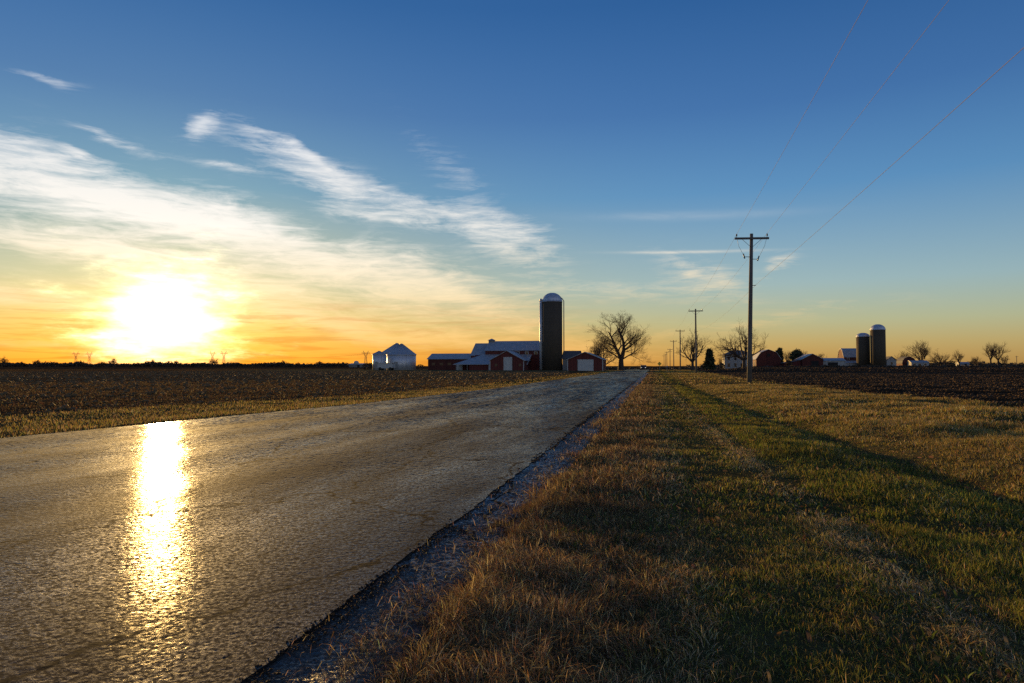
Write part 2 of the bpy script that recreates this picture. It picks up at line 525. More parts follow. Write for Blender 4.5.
# cirrus: patches of drawn-out ice cloud, each with a place and a slant on the sky
def patch(cx, cy, hl, hw, ang, amp):
    a0, e0 = azel(cx, cy)
    c, s = math.cos(R(ang)), math.sin(R(ang))
    a1, e1 = azel(cx + 20 * c, cy + 20 * s)
    L = math.hypot(a1 - a0, e1 - e0) / 20.0
    th = math.atan2(e1 - e0, a1 - a0)
    da = t.math('SUBTRACT', waz, a0); de = t.math('SUBTRACT', wel, e0)
    u = t.math('ADD', t.math('MULTIPLY', da, math.cos(th)), t.math('MULTIPLY', de, math.sin(th)))
    v = t.math('SUBTRACT', t.math('MULTIPLY', de, math.cos(th)), t.math('MULTIPLY', da, math.sin(th)))
    q = t.math('ADD', t.math('POWER', t.math('DIVIDE', u, hl * L), 2.0), t.math('POWER', t.math('DIVIDE', v, hw * L), 2.0))
    return t.math('MULTIPLY', t.math('POWER', 2.718, t.math('MULTIPLY', q, -0.9)), amp)
flat = t.comb(az, el, 0.0)
wv = t.node('ShaderNodeTexNoise'); t.put(wv.inputs['Vector'], flat); wv.inputs['Scale'].default_value = 7.0; wv.inputs['Detail'].default_value = 4
wx, wy, wz = t.sep(t.vec('SUBTRACT', wv.outputs['Color'], (0.5, 0.5, 0.5)))[:3]
waz = t.math('ADD', az, t.math('MULTIPLY', wx, 0.10)); wel = t.math('ADD', el, t.math('MULTIPLY', wy, 0.05))
PATCHES = [(70, 190, 190, 28, 14, 0.92), (300, 252, 210, 22, 17, 0.74), (470, 300, 150, 26, 20, 0.5),
  (315, 168, 72, 16, 24, 0.66), (408, 207, 95, 14, 17, 0.50), (508, 245, 58, 22, 28, 0.46), (300, 150, 40, 5, 28, 0.5), (370, 215, 60, 5, 14, 0.35), (203, 124, 20, 11, -14, 0.85), (42, 77, 26, 5, 10, 0.5),
  (120, 137, 45, 7, 18, 0.45), (30, 150, 90, 9, 15, 0.4), (455, 170, 60, 12, 45, 0.22), (225, 168, 30, 5, 5, 0.45), (95, 155, 30, 6, 16, 0.5),
  (60, 300, 190, 14, 8, 0.75), (330, 322, 220, 9, 9, 0.5), (640, 292, 80, 10, 0, 0.35), (778, 268, 17, 10, -35, 0.42), (705, 275, 50, 16, 20, 0.42),
  (750, 320, 120, 8, -8, 0.35), (40, 240, 110, 14, 8, 0.7), (245, 285, 180, 22, 14, 0.75), (500, 345, 160, 8, 4, 0.4), (60, 345, 140, 6, 3, 0.5)]
total = None
for p in PATCHES:
    m = patch(*p)
    total = m if total is None else t.math('ADD', total, m)
st1 = t.noise(t.mapping(flat, rot=(0, 0, R(17)), scale=(2.4, 11.5, 1)), 4.0, 8, 0.66, 1.1)
st2 = t.noise(t.mapping(flat, rot=(0, 0, R(-32)), scale=(4, 26, 1)), 5.0, 6, 0.68, 0.7)
st3 = t.noise(t.mapping(flat, rot=(0, 0, R(6)), scale=(3, 40, 1)), 2.6, 4, 0.6, 0.4)
tex = t.math('ADD', t.math('MULTIPLY', st1, 0.55), t.math('ADD', t.math('MULTIPLY', st2, 0.42), t.math('MULTIPLY', st3, 0.28)))
rag = t.math('ADD', t.math('MULTIPLY', total, 0.80), t.math('MULTIPLY', t.math('SUBTRACT', tex, 0.62), 2.3))
cl = t.math('MULTIPLY', t.ramp(rag, [(0.10, 0.0), (0.42, 0.38), (0.72, 0.78), (1.0, 1.0)]), t.math('MINIMUM', t.math('MULTIPLY', total, 2.6), 1.0))
# two aircraft trails, hardly warped
waz, wel = az, el
trail = t.math('ADD', patch(688, 252, 58, 1.4, -1.0, 0.7), t.math('ADD', patch(680, 216, 90, 4.0, -1.5, 0.18), patch(148, 252, 45, 1.0, 11, 0.7)))
trail = t.math('MULTIPLY', trail, t.ramp(st1, [(0.35, 0.45), (0.6, 1.0)]))
cl = t.math('MINIMUM', t.math('ADD', cl, trail), 0.96)
ccol = t.ramp(t.math('DIVIDE', eld, 30.0), [(0.0, (0.95, 0.50, 0.12)), (0.08, (0.98, 0.62, 0.22)), (0.2, (0.95, 0.78, 0.50)), (0.36, (0.96, 0.92, 0.85)), (0.65, (0.78, 0.82, 0.88)), (1.0, (0.55, 0.66, 0.80))])
near = t.math('POWER', 2.718, t.math('MULTIPLY', t.math('POWER', t.math('DIVIDE', d2, 14.0), 2.0), -1.0))
ccol = t.mix(1.0, ccol, t.comb(*[t.math('ADD', 0.90, t.math('MULTIPLY', near, 0.22))] * 3), 'MULTIPLY')
air = t.mix(cl, clear, ccol)
# dull streaks of thicker cloud low in the afterglow
dull = t.math('MULTIPLY', t.ramp(st3, [(0.48, 0.0), (0.62, 1.0)]), t.ramp(t.math('DIVIDE', eld, 10.0), [(0.0, 0.7), (0.35, 0.8), (0.6, 0.0)]))
sunside = t.math('POWER', 2.718, t.math('MULTIPLY', t.math('POWER', t.math('DIVIDE', daz, 0.42), 2.0), -1.0))
air = t.mix(t.math('MULTIPLY', dull, t.math('MULTIPLY', sunside, 1.0)), air, t.mix(1.0, air, (0.74, 0.52, 0.38, 1), 'MULTIPLY'))
# the sun behind thin cloud: white core, yellow skirt
g1 = t.math('MULTIPLY', t.math('POWER', 2.718, t.math('MULTIPLY', t.math('POWER', t.math('DIVIDE', d1, 2.5), 2.0), -1.0)), 4.5)
g2 = t.math('MULTIPLY', t.math('POWER', 2.718, t.math('DIVIDE', d2, -3.4)), 0.42)
glow = t.vec('ADD', t.vec('MULTIPLY', t.comb(g1, g1, g1), (1.0, 0.80, 0.42)), t.vec('MULTIPLY', t.comb(g2, g2, g2), (1.0, 0.56, 0.06)))
# rosy fill light added to the unseen sky opposite the sun, lifting shaded ground
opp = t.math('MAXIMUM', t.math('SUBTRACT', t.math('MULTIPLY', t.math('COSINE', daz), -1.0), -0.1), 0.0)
rose_fill = t.math('MULTIPLY', opp, t.ramp(t.math('DIVIDE', eld, 60.0), [(0.0, 0.9), (0.35, 0.8), (1.0, 0.0)]))
air = t.vec('ADD', air, t.vec('MULTIPLY', t.comb(rose_fill, rose_fill, rose_fill), (0.23, 0.175, 0.155)))
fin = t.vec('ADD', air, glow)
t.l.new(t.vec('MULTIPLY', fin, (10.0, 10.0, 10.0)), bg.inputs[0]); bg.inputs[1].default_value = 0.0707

# ------------------------------------------------------------------ ground, road
def axis_lines(lo, hi, fine_lo, fine_hi, step, growth):
    a = list(np.arange(fine_lo, fine_hi + 1e-6, step))
    s = step; x = fine_hi
    while x < hi: s *= growth; x += s; a.append(min(x, hi))
    s = step; x = fine_lo
    while x > lo: s *= growth; x -= s; a.insert(0, max(x, lo))
    return np.array(a)

xs = axis_lines(-9000, 9000, -19.0, 13.0, 0.16, 1.16)
ys = axis_lines(-400, 9000, -4.0, 40.0, 0.3, 1.07)
GX, GY = np.meshgrid(xs, ys)
GZ = ground_z(GX, GY)
nx, ny = len(xs), len(ys)
def lerp3(m, a, b):
    return a * (1 - m[..., None]) + b * m[..., None]
cA = lambda *c: np.array(c, float)
blot = hash_noise(GX, GY, 2.3)
gcol = lerp3(blot, cA(0.105, 0.082, 0.034), cA(0.075, 0.068, 0.026))
fieldL = smooth(0.6, -0.6, GX - field_left(GY)) * 1.0
gcol = lerp3(fieldL, gcol, lerp3(hash_noise(GX, GY, 6.0), cA(0.085, 0.058, 0.030), cA(0.058, 0.040, 0.021)))
fieldR = smooth(-0.3, 0.3, GX - field_right(GY))
gcol = lerp3(fieldR, gcol, lerp3(hash_noise(GX, GY, 5.0), cA(0.050, 0.032, 0.019), cA(0.034, 0.022, 0.014)))
# far country: stubble and dormant pasture
dist = np.hypot(GX, GY)
far = smooth(250, 340, dist)
gcol = lerp3(far * (1 - fieldR * 0.6), gcol, lerp3(hash_noise(GX, GY, 260.0), cA(0.055, 0.038, 0.022), cA(0.035, 0.026, 0.016)))
# the tan grass yard round the farmstead on the left
yard = smooth(150, 158, GY) * smooth(232, 222, GY) * smooth(-120, -112, GX) * smooth(-8, -10, GX)
gcol = lerp3(yard, gcol, lerp3(blot, cA(0.15, 0.12, 0.055), cA(0.10, 0.085, 0.035)))
idx = np.arange(nx * ny).reshape(ny, nx)
q = np.stack([idx[:-1, :-1], idx[:-1, 1:], idx[1:, 1:], idx[1:, :-1]], -1).reshape(-1, 4)
gobj = raw_mesh('ground', np.stack([GX, GY, GZ], -1).reshape(-1, 3), q.ravel(), np.arange(len(q)) * 4, M['ground'], gcol.reshape(-1, 3))
tag(gobj, kind='structure')

def jag(y, s):
    y = np.asarray(y, float)
    return hash_noise(y, y * 0 + s, 0.21) * 0.5 + hash_noise(y, y * 0 + s, 0.06) * 0.28 + hash_noise(y, y * 0 + s, 1.3) * 0.6 - 0.7

def strip(name, mat, ylist, cols, zfun, skirt=0.0):
    """a sheet along the road: cols(y) gives the X of each column"""
    P = []
    for y in ylist:
        row = cols(y)
        P.append([(x, y, zfun(x, y)) for x in row])
    P = np.array(P)
    n, m = P.shape[:2]
    def quads(a, b):
        ii = np.arange(a * b).reshape(a, b)
        return np.stack([ii[:-1, :-1], ii[:-1, 1:], ii[1:, 1:], ii[1:, :-1]], -1).reshape(-1, 4)
    qq = quads(n, m); V = P.reshape(-1, 3)
    if skirt:       # the broken edges get faces and corners of their own
        for side, flip in ((P[:, -1], False), (P[:, 0], True)):
            lo = side.copy(); lo[:, 2] -= skirt
            W2 = np.stack([lo, side] if flip else [side, lo], 1).reshape(-1, 3)
            qq = np.concatenate([qq, quads(n, 2) + len(V)]); V = np.concatenate([V, W2])
    return raw_mesh(name, V, qq.ravel(), np.arange(len(qq)) * 4, mat, smooth_=(name == 'road'))

def drop(x, y):
    return float(-1.6 * smooth(215, 300, y) * (1 - smooth(8, 60, abs(x + 3))))
STONE = 0.115
yl = np.concatenate([np.arange(-40, 1, 1.0), np.arange(1, 30, 0.05), np.arange(30, 80, 0.4), np.arange(80, 420, 3.0)])
def road_profile(u):
    rut = -0.012 * (np.exp(-((u - 0.2) / 0.06) ** 2) + np.exp(-((u - 0.42) / 0.06) ** 2) + np.exp(-((u - 0.62) / 0.06) ** 2) + 0.6 * np.exp(-((u - 0.83) / 0.07) ** 2))
    return 0.022 + 0.022 * (1 - (2 * u - 1) ** 2) + rut
def road_z(x, y):
    rl = float(road_left(y))
    return float(road_profile((x - rl) / (-1.52 - rl))) + drop(x, y)
# the carriageway carries its own aggregate: rows close enough together near the walker to model each stone
ry = [-30.0]
while ry[-1] < 420: ry.append(ry[-1] + (max(0.0135, 0.0034 * ry[-1]) if ry[-1] > 0.6 else 0.4))
ry = np.array(ry); nr = len(ry)
ru = np.concatenate([np.linspace(0, 0.985, 760), [0.9885, 0.992, 0.996, 1.0]]); nc = len(ru)
dy = np.gradient(ry)
RX = np.zeros((nr, nc)); RZ = np.zeros((nr, nc))
ea = road_left(ry) + 0.10 * jag(ry, 3.0); eb = -1.50 + 0.055 * jag(ry, 9.0) + 0.05 * jag(ry * 0.3, 5.0)
for i in range(nr):
    x = ea[i] + (eb[i] - ea[i]) * ru
    L = max(0.013, dy[i] * 1.2)
    q_ = (x - x[0]) / L + rng.random()
    c0 = np.floor(q_).astype(int); rn = rng.normal(size=c0[-1] + 2)
    h = np.minimum(rn[c0] * (1 - (q_ - c0)) + rn[c0 + 1] * (q_ - c0), 0.55) if True else 0
    RX[i] = x
    RZ[i] = road_profile(ru) + h * min(dy[i], 0.16) * STONE * (0.40 + 0.60 * float(smooth(4, 30, ry[i]))) * (0.75 + 0.5 * hash_noise(x, ry[i] + 0 * x, 1.9)) - 1.6 * smooth(215, 300, ry[i]) * (1 - smooth(8, 60, np.abs(x + 3)))
RY = np.repeat(ry[:, None], nc, 1)
ii = np.arange(nr * nc).reshape(nr, nc)
qq = np.stack([ii[:-1, :-1], ii[:-1, 1:], ii[1:, 1:], ii[1:, :-1]], -1).reshape(-1, 4)
V = np.stack([RX, RY, RZ], -1).reshape(-1, 3)
for side, flip in ((-1, False), (0, True)):
    e = np.stack([RX[:, side], ry, RZ[:, side]], -1); lo = e.copy(); lo[:, 2] -= 0.06
    W2 = np.stack([lo, e] if flip else [e, lo], 1).reshape(-1, 3)
    kk = np.arange(nr * 2).reshape(nr, 2) + len(V)
    qq = np.concatenate([qq, np.stack([kk[:-1, 0], kk[:-1, 1], kk[1:, 1], kk[1:, 0]], -1)]); V = np.concatenate([V, W2])
road = raw_mesh('road', V, qq.ravel(), np.arange(len(qq)) * 4, M['asphalt'], smooth_=False)
tag(road, kind='structure')
# the old pavement edge left showing beside the overlay
sr = [1.0]
while sr[-1] < 120: sr.append(sr[-1] + max(0.012, 0.0045 * sr[-1]))
sr = np.concatenate([np.arange(-20, 1, 1.0), sr]); sdy = np.gradient(sr); nsr = len(sr); nsc = 46
sx = -1.75 + 0.75 * np.linspace(0, 1, nsc)
SX, SY = np.meshgrid(sx, sr)
SZ = 0.009 + 0.010 * (hash_noise(SX, SY, 0.35) - 0.5) + np.minimum(rng.normal(size=SX.shape), 0.7) * 0.0028 * np.clip(sdy / 0.014, 0.5, 2)[:, None] - 0.03 * smooth(-1.12, -1.0, SX)
ii = np.arange(nsr * nsc).reshape(nsr, nsc)
sq = np.stack([ii[:-1, :-1], ii[:-1, 1:], ii[1:, 1:], ii[1:, :-1]], -1).reshape(-1, 4)
sh = raw_mesh('road_shoulder', np.stack([SX, SY, SZ], -1).reshape(-1, 3), sq.ravel(), np.arange(len(sq)) * 4, M['old_asphalt'], smooth_=False)
tag(sh, kind='structure')
M['crack_dirt'] = simple('crack_dirt', (0.050, 0.037, 0.027), (0.022, 0.017, 0.012), 1.0, 30.0, bumpd=0.01, spec=0.05)
def cr_cols(y):
    a = -1.58; w = 0.030 + 0.12 * float(jag(y, 40.0)) + 0.10 * float(jag(y * 0.25, 44.0))
    return [a, a + 0.03 + max(0.0, w)]
crk = strip('road_edge_dirt', M['crack_dirt'], yl[40:], cr_cols, lambda x, y: 0.018 + drop(x, y))
tag(crk, kind='structure')

def crumbs(name, n, y0, y1, xa, xb, size, c1, c2, zfun):
    y = y0 * (y1 / y0) ** rng.random(n); x = xa + (xb - xa) * rng.random(n)
    keep = hash_noise(x, y, 0.12) * 0.5 + hash_noise(x, y, 0.5) * 0.5 > 0.42
    x, y = x[keep], y[keep]; n = len(x)
    s = size * (0.35 + rng.random(n) ** 3 * 1.6) * np.clip(y / 5, 0.8, 3) ** 0.5
    base = np.array([(1, 0, 0), (0, 1, 0), (-1, 0, 0), (0, -1, 0), (0.1, 0.05, 1), (0, 0, -0.5)], float)
    V = np.repeat(base[None], n, 0) * (0.6 + 0.8 * rng.random((n, 6, 3)))
    a = rng.random(n) * 6.28; ca, sa = np.cos(a)[:, None], np.sin(a)[:, None]
    P = np.stack([(V[..., 0] * ca - V[..., 1] * sa) * s[:, None] + x[:, None], (V[..., 0] * sa + V[..., 1] * ca) * s[:, None] + y[:, None], V[..., 2] * 0.7 * s[:, None] + zfun(x, y)[:, None] + s[:, None] * 0.2], -1)
    f = np.array([0, 1, 4, 1, 2, 4, 2, 3, 4, 3, 0, 4, 1, 0, 5, 2, 1, 5, 3, 2, 5, 0, 3, 5])
    loops = (np.arange(n) * 6)[:, None] + f[None]
    m = rng.random((n, 1))
    tag(raw_mesh(name, P.reshape(-1, 3), loops.ravel(), np.arange(n * 8) * 3, M['clod'], np.repeat(c1 * m + c2 * (1 - m), 6, 0), smooth_=False), kind='stuff')
crumbs('asphalt_crumbs', 14000, 1.6, 60, -1.50, -1.02, 0.005, cA(0.12, 0.11, 0.105), cA(0.04, 0.036, 0.033), lambda x, y: 0.016 + 0 * x)
crumbs('soil_crumbs', 12000, 1.6, 60, -1.55, -1.42, 0.006, cA(0.035, 0.026, 0.018), cA(0.018, 0.013, 0.009), lambda x, y: 0.018 + 0 * x)

# ------------------------------------------------------------------ grass and field litter
def blades(name, P, h, w, lean, az, col, kind='stuff', mat='blade'):
    """every blade: two quads narrowing to a tip, bent over along its lean"""
    n = len(P)
    fx, fy = np.cos(az), np.sin(az)                       # the way it leans
    tw = az + math.pi / 2 + rng.normal(0, 0.7, n)         # the way its width points
    wx, wy = np.cos(tw) * w * 0.5, np.sin(tw) * w * 0.5
    V = np.zeros((n, 7, 3), np.float32)
    for lv, (tt, ww, ids) in enumerate(((0.0, 1.0, (0, 1)), (0.45, 0.85, (2, 3)), (0.8, 0.5, (4, 5)), (1.0, 0.0, (6,)))):
        reach = lean * h * tt ** 1.7
        zz = h * tt * np.sqrt(np.maximum(1 - (lean * tt * 0.85) ** 2, 0.03))
        cx_, cy2, cz = P[:, 0] + fx * reach, P[:, 1] + fy * reach, P[:, 2] + zz
        for j, k in enumerate(ids):
            sgn = 0 if len(ids) == 1 else (1 if j else -1)
            V[:, k, 0] = cx_ + sgn * wx * ww; V[:, k, 1] = cy2 + sgn * wy * ww; V[:, k, 2] = cz
    b = (np.arange(n) * 7)[:, None]
    loops = np.concatenate([b + np.array([[0, 1, 3, 2, 2, 3, 5, 4, 4, 5, 6]])], 1)
    starts = (np.arange(n) * 11)[:, None] + np.array([[0, 4, 8]])
    o = raw_mesh(name, V.reshape(-1, 3), loops.ravel(), starts.ravel(), M[mat], np.repeat(col, 7, 0), smooth_=False)
    if kind: tag(o, kind=kind)
    return o

def scatter(n, d0, d1, a0, a1, p=1.0):
    """random ground points round the camera, thinning with distance (p=1 uniform per metre of range)"""
    d = d0 * (d1 / d0) ** rng.random(n) if p == 0 else d0 + (d1 - d0) * rng.random(n) ** p
    a = R(a0) + (R(a1) - R(a0)) * rng.random(n)
    return d * np.sin(a), d * np.cos(a), d

STRAW = cA(0.36, 0.26, 0.115); PALE = cA(0.50, 0.40, 0.21); BROWN = cA(0.13, 0.082, 0.042); RUST = cA(0.13, 0.066, 0.030)
GREEN = cA(0.165, 0.165, 0.028); OLIVE = cA(0.25, 0.195, 0.04); DEEP = cA(0.06, 0.075, 0.014); TAN = cA(0.28, 0.19, 0.06)

def pick(n, weights, cols):
    w = np.cumsum(np.stack(weights, 1) / np.sum(np.stack(weights, 1), 1, keepdims=True), 1)
    r = rng.random(n)[:, None]
    k = np.argmax(r < w, 1)
    c = np.array(cols)[k]
    return c * (0.72 + 0.56 * rng.random((n, 1))) * (1 + 0.10 * rng.normal(size=(n, 3))).clip(0.7, 1.3), k

def right_verge(n, d0, d1, a0, a1, wide, tall, p, name):
    x, y, d = scatter(n, d0, d1, a0, a1, p)
    edge = -1.17 + 0.10 * jag(y, 21.0) + 0.16 * (hash_noise(y, y * 0, 0.8) - 0.55) - 0.22 * (rng.random(n) < 0.06) - 0.10 * np.clip((y - 6) / 30, 0, 1)
    keep = (x > edge - 0.02) & (x < field_right(y) + 0.25 * rng.normal(size=n)) & (y > -2)
    # tussocks: leave bare gaps where the sward is thin
    tus = hash_noise(x, y, 0.23) * 0.55 + hash_noise(x + 7, y, 0.65) * 0.45
    keep &= rng.random(n) < 0.25 + 1.1 * tus
    x, y, d, tus = x[keep], y[keep], d[keep], tus[keep]
    n = len(x)
    z = ground_z(x, y) - 0.01
    xd = ditch_x(y)
    big = hash_noise(x, y, 1.7); med = hash_noise(x + 31, y, 0.5)
    wob = 0.22 * (hash_noise(x * 0, y, 2.9) - 0.5)
    roadside = smooth(0.55, -0.5, x + wob)
    mown = 1.2 * np.exp(-((x - track_x(y) + 0.5 * wob) / 0.17) ** 2) * (0.35 + 0.9 * hash_noise(y, y * 0, 1.1)) + 0.35 * np.exp(-((x - 0.2 - wob) / 0.15) ** 2) + 0.35 * np.exp(-((x - 2.6 - wob) / 0.2) ** 2)
    shade = smooth(0.15, 0.5, x - track_x(y)) * smooth(xd + 0.3, xd - 0.3, x)
    bank = smooth(xd - 0.1, xd + 1.2, x)
    w = [0.30 * roadside + 0.9 * mown + 0.10 + 0.30 * bank * med,           # straw
         0.12 * roadside + 0.7 * mown + 0.03 + 0.12 * bank,                 # pale
         0.80 * roadside + 0.34 * (1 - bank) * (1 - med) + 0.03,            # brown
         0.35 * roadside * big,                                             # rust
         (1 - roadside) * (0.55 * med + 0.55 * shade) * (1 - 0.72 * bank) + 0.02,   # green
         0.30 * (1 - roadside) + 0.45 * bank,                               # olive
         (1 - roadside) * (0.40 + 0.3 * shade) * (1 - 0.8 * bank) * big,    # deep green
         0.15 + 0.7 * bank]                                                 # tan
    col, k = pick(n, w, [STRAW, PALE, BROWN, RUST, GREEN, OLIVE, DEEP, TAN])
    col = col * 1.2 * (0.62 + 0.62 * hash_noise(x + 11, y - 4, 1.3) * 0.6 + 0.45 * hash_noise(x - 21, y + 14, 0.45))[:, None]
    dry = (k < 4) | (k == 7)
    h = np.where(dry, 0.042 + 0.030 * roadside + 0.03 * bank, 0.042 + 0.012 * shade + 0.015 * bank) * (0.4 + 1.0 * rng.random(n) ** 1.5) * (0.35 + 1.25 * tus) * (0.6 + 0.8 * hash_noise(x - 5, y + 2, 0.85)) * tall
    lie = rng.random(n) < np.where(dry, 0.45 + 0.30 * mown + 0.12 * roadside, 0.18)
    lean = np.where(lie, 1.0 + 0.15 * rng.random(n), 0.15 + 0.75 * rng.random(n))
    h = np.where(lie & dry, h * 1.35, h)
    # the wind and the mower comb the dry stems: neighbours lie the same way
    comb = hash_noise(x + 3, y + 5, 0.22) * 2 * math.pi * 2.2
    az = np.where(dry, comb + rng.normal(0, 0.9, n), rng.random(n) * 2 * math.pi)
    wd = np.where(dry, 0.0034, 0.0046) * (0.7 + 0.7 * rng.random(n)) * wide
    return blades(name, np.stack([x, y, z], 1), h, wd, lean, az, col)

right_verge(380000, 1.2, 6.0, -50, 62, 0.85, 1.0, 0.75, 'verge_grass')
right_verge(330000, 6.0, 16.0, -20, 60, 1.8, 1.05, 0.8, 'verge_grass')
right_verge(260000, 16.0, 45.0, -8, 36, 3.6, 1.2, 0.85, 'verge_grass')
right_verge(90000, 45.0, 215.0, -2.5, 13, 9.0, 1.5, 0.7, 'verge_grass')

def left_verge(n, d0, d1, a0, a1, wide, p, name):
    x, y, d = scatter(n, d0, d1, a0, a1, p)
    rl = road_left(y) + 0.12 * jag(y, 3.0); fl = field_left(y)
    keep = (x < rl + 0.03) & (x > fl - 0.5 * rng.random(n))
    tus = hash_noise(x, y, 0.35) * 0.5 + hash_noise(x, y, 1.1) * 0.5
    keep &= rng.random(n) < 0.3 + tus
    x, y, tus = x[keep], y[keep], tus[keep]; n = len(x)
    near = smooth(1.0, 0.0, rl[keep] - x); med = hash_noise(x, y, 1.4)
    col, k = pick(n, [0.35 + 0.2 * near, 0.10 + 0.1 * near, 0.30 + 0.3 * near, 0.3 * med, 0.7 + 0 * x, 0.6 + 0 * x], [STRAW * 1.3, PALE * 1.2, BROWN * 1.3, GREEN * 1.2, OLIVE * 1.4, TAN * 1.5])
    h = 0.055 * (0.5 + 0.9 * rng.random(n)) * (0.6 + 0.8 * tus) * wide ** 0.15
    return blades(name, np.stack([x, y, ground_z(x, y) - 0.01], 1), h, 0.004 * wide * (0.7 + 0.7 * rng.random(n)), 0.2 + 0.8 * rng.random(n), rng.random(n) * 6.28, col)
left_verge(240000, 9.0, 45.0, -66, -8, 2.8, 0.8, 'verge_grass')
left_verge(50000, 45.0, 190.0, -20, -1.5, 8.0, 0.8, 'verge_grass')

# cut stalks and leaf trash on the left hand field
def stubble(n, d0, d1, a0, a1, wide, p, near=True):
    dim = 0.95 if near else 0.75
    x, y, d = scatter(n, d0, d1, a0, a1, p)
    # rows run with the road
    row = np.round(x / 0.76) * 0.76 + rng.normal(0, 0.07, n)
    onrow = rng.random(n) < 0.6
    x = np.where(onrow, row, x)
    keep = (x < field_left(y) - 0.2) & (rng.random(n) < 0.25 + 1.0 * hash_noise(x, y, 2.1) * hash_noise(x, y + 9, 7.0) * 1.6)
    keep &= ~((y > 150) & (x > -112))
    x, y = x[keep], y[keep]; onrow = onrow[keep]; n = len(x)
    col, k = pick(n, [(0.3 if near else 0.10) + 0 * x, (0.12 if near else 0.02) + 0 * x, 0.6 + 0 * x, 0.6 + 0 * x], [STRAW * 0.5, PALE * 0.6, BROWN * dim, cA(0.11, 0.07, 0.03) * dim])
    h = np.where(onrow, 0.07, 0.065) * (0.5 + 0.9 * rng.random(n))
    lean = np.where(onrow & (rng.random(n) < 0.3), 0.3 * rng.random(n), 0.95 + 0.2 * rng.random(n))
    return blades('stubble', np.stack([x, y, ground_z(x, y) - 0.01], 1), h * wide ** 0.12, np.where(onrow, 0.014, 0.022) * wide, lean, rng.random(n) * 6.28, col)
stubble(260000, 14.0, 60.0, -70, -8, 1.6, 0.8)
stubble(110000, 60.0, 330.0, -52, -4, 4.0, 0.7, False)

def clods(name, n, d0, d1, a0, a1, p, side, size, c1, c2):
    x, y, d = scatter(n, d0, d1, a0, a1, p)
    keep = (x > field_right(y) - 0.1 + 0.3 * rng.random(n)) if side > 0 else (x < field_left(y) - 0.3)
    if side < 0: keep &= ~((y > 150) & (x > -112))
    x, y, d = x[keep], y[keep], d[keep]; n = len(x)
    s = size * (0.35 + rng.random(n) ** 2.2 * 1.5) * np.clip(d / 22.0, 0.8, 3.5) ** 0.5
    base = np.array([(1, 0, 0), (0, 1, 0), (-1, 0, 0), (0, -1, 0), (0.1, 0.05, 1), (0, 0, -0.8)], float)
    a = rng.random(n) * 6.28
    ca, sa = np.cos(a), np.sin(a)
    V = np.repeat(base[None], n, 0) * (0.6 + 0.8 * rng.random((n, 6, 3)))
    V[:, :, 0] *= 1.35; V[:, :, 2] *= 0.62
    X = (V[..., 0] * ca[:, None] - V[..., 1] * sa[:, None]) * s[:, None] + x[:, None]
    Y = (V[..., 0] * sa[:, None] + V[..., 1] * ca[:, None]) * s[:, None] + y[:, None]
    Z = V[..., 2] * s[:, None] + (ground_z(x, y) + s * 0.15)[:, None]
    f = np.array([0, 1, 4, 1, 2, 4, 2, 3, 4, 3, 0, 4, 1, 0, 5, 2, 1, 5, 3, 2, 5, 0, 3, 5])
    loops = (np.arange(n) * 6)[:, None] + f[None]
    m = rng.random((n, 1))
    col = np.repeat(c1 * m + c2 * (1 - m), 6, 0)
    o = raw_mesh(name, np.stack([X, Y, Z], -1).reshape(-1, 3), loops.ravel(), np.arange(n * 8) * 3, M['clod'], col, smooth_=False)
    tag(o, kind='stuff')
clods('soil_clods', 110000, 12.0, 120.0, 4, 46, 0.7, 1, 0.038, cA(0.075, 0.046, 0.025), cA(0.040, 0.026, 0.015))
clods('soil_clods', 30000, 120.0, 300.0, 3, 42, 0.9, 1, 0.08, cA(0.052, 0.033, 0.019), cA(0.030, 0.020, 0.013))
clods('soil_clods', 30000, 13.0, 170.0, -68, -7, 0.75, -1, 0.06, cA(0.18, 0.115, 0.052), cA(0.11, 0.072, 0.036))

# straw blown onto the old pavement edge, and low broad-leaved weeds in the sward
def litter(name, n, y0, y1, xa, xb, hh, ww, cols, wts, patch, lean=(0.97, 1.1)):
    y = y0 * (y1 / y0) ** rng.random(n); x = xa + (xb - xa) * rng.random(n) ** (1.0 if patch else 0.6)
    if patch:
        keep = hash_noise(x, y, 0.4) * hash_noise(x + 3, y, 1.3) > 0.30
        x, y = x[keep], y[keep]; n = len(x)
    col, k = pick(n, [w_ + 0 * x for w_ in wts], cols)
    z = np.maximum(ground_z(x, y), np.where(x < -1.05, 0.012, -9))
    return blades(name, np.stack([x, y, z + 0.004], 1), hh * (0.4 + 0.9 * rng.random(n)), ww * (0.6 + 0.8 * rng.random(n)) * np.clip(y / 6, 0.9, 3), lean[0] + (lean[1] - lean[0]) * rng.random(n), rng.random(n) * 6.28, col)
litter('straw_litter', 1100, 1.5, 60, -1.55, -1.02, 0.07, 0.003, [STRAW, PALE, BROWN], [0.5, 0.4, 0.5], False)
litter('verge_weeds', 15000, 1.6, 22, -0.9, 3.4, 0.042, 0.014, [cA(0.07, 0.10, 0.02), cA(0.11, 0.13, 0.03), cA(0.16, 0.10, 0.05)], [0.5, 0.4, 0.25], True, (0.5, 1.0))
litter('dead_leaves', 600, 1.6, 25, -1.1, 4.5, 0.05, 0.03, [BROWN, RUST, cA(0.24, 0.16, 0.08)], [0.5, 0.4, 0.4], False, (0.95, 1.1))

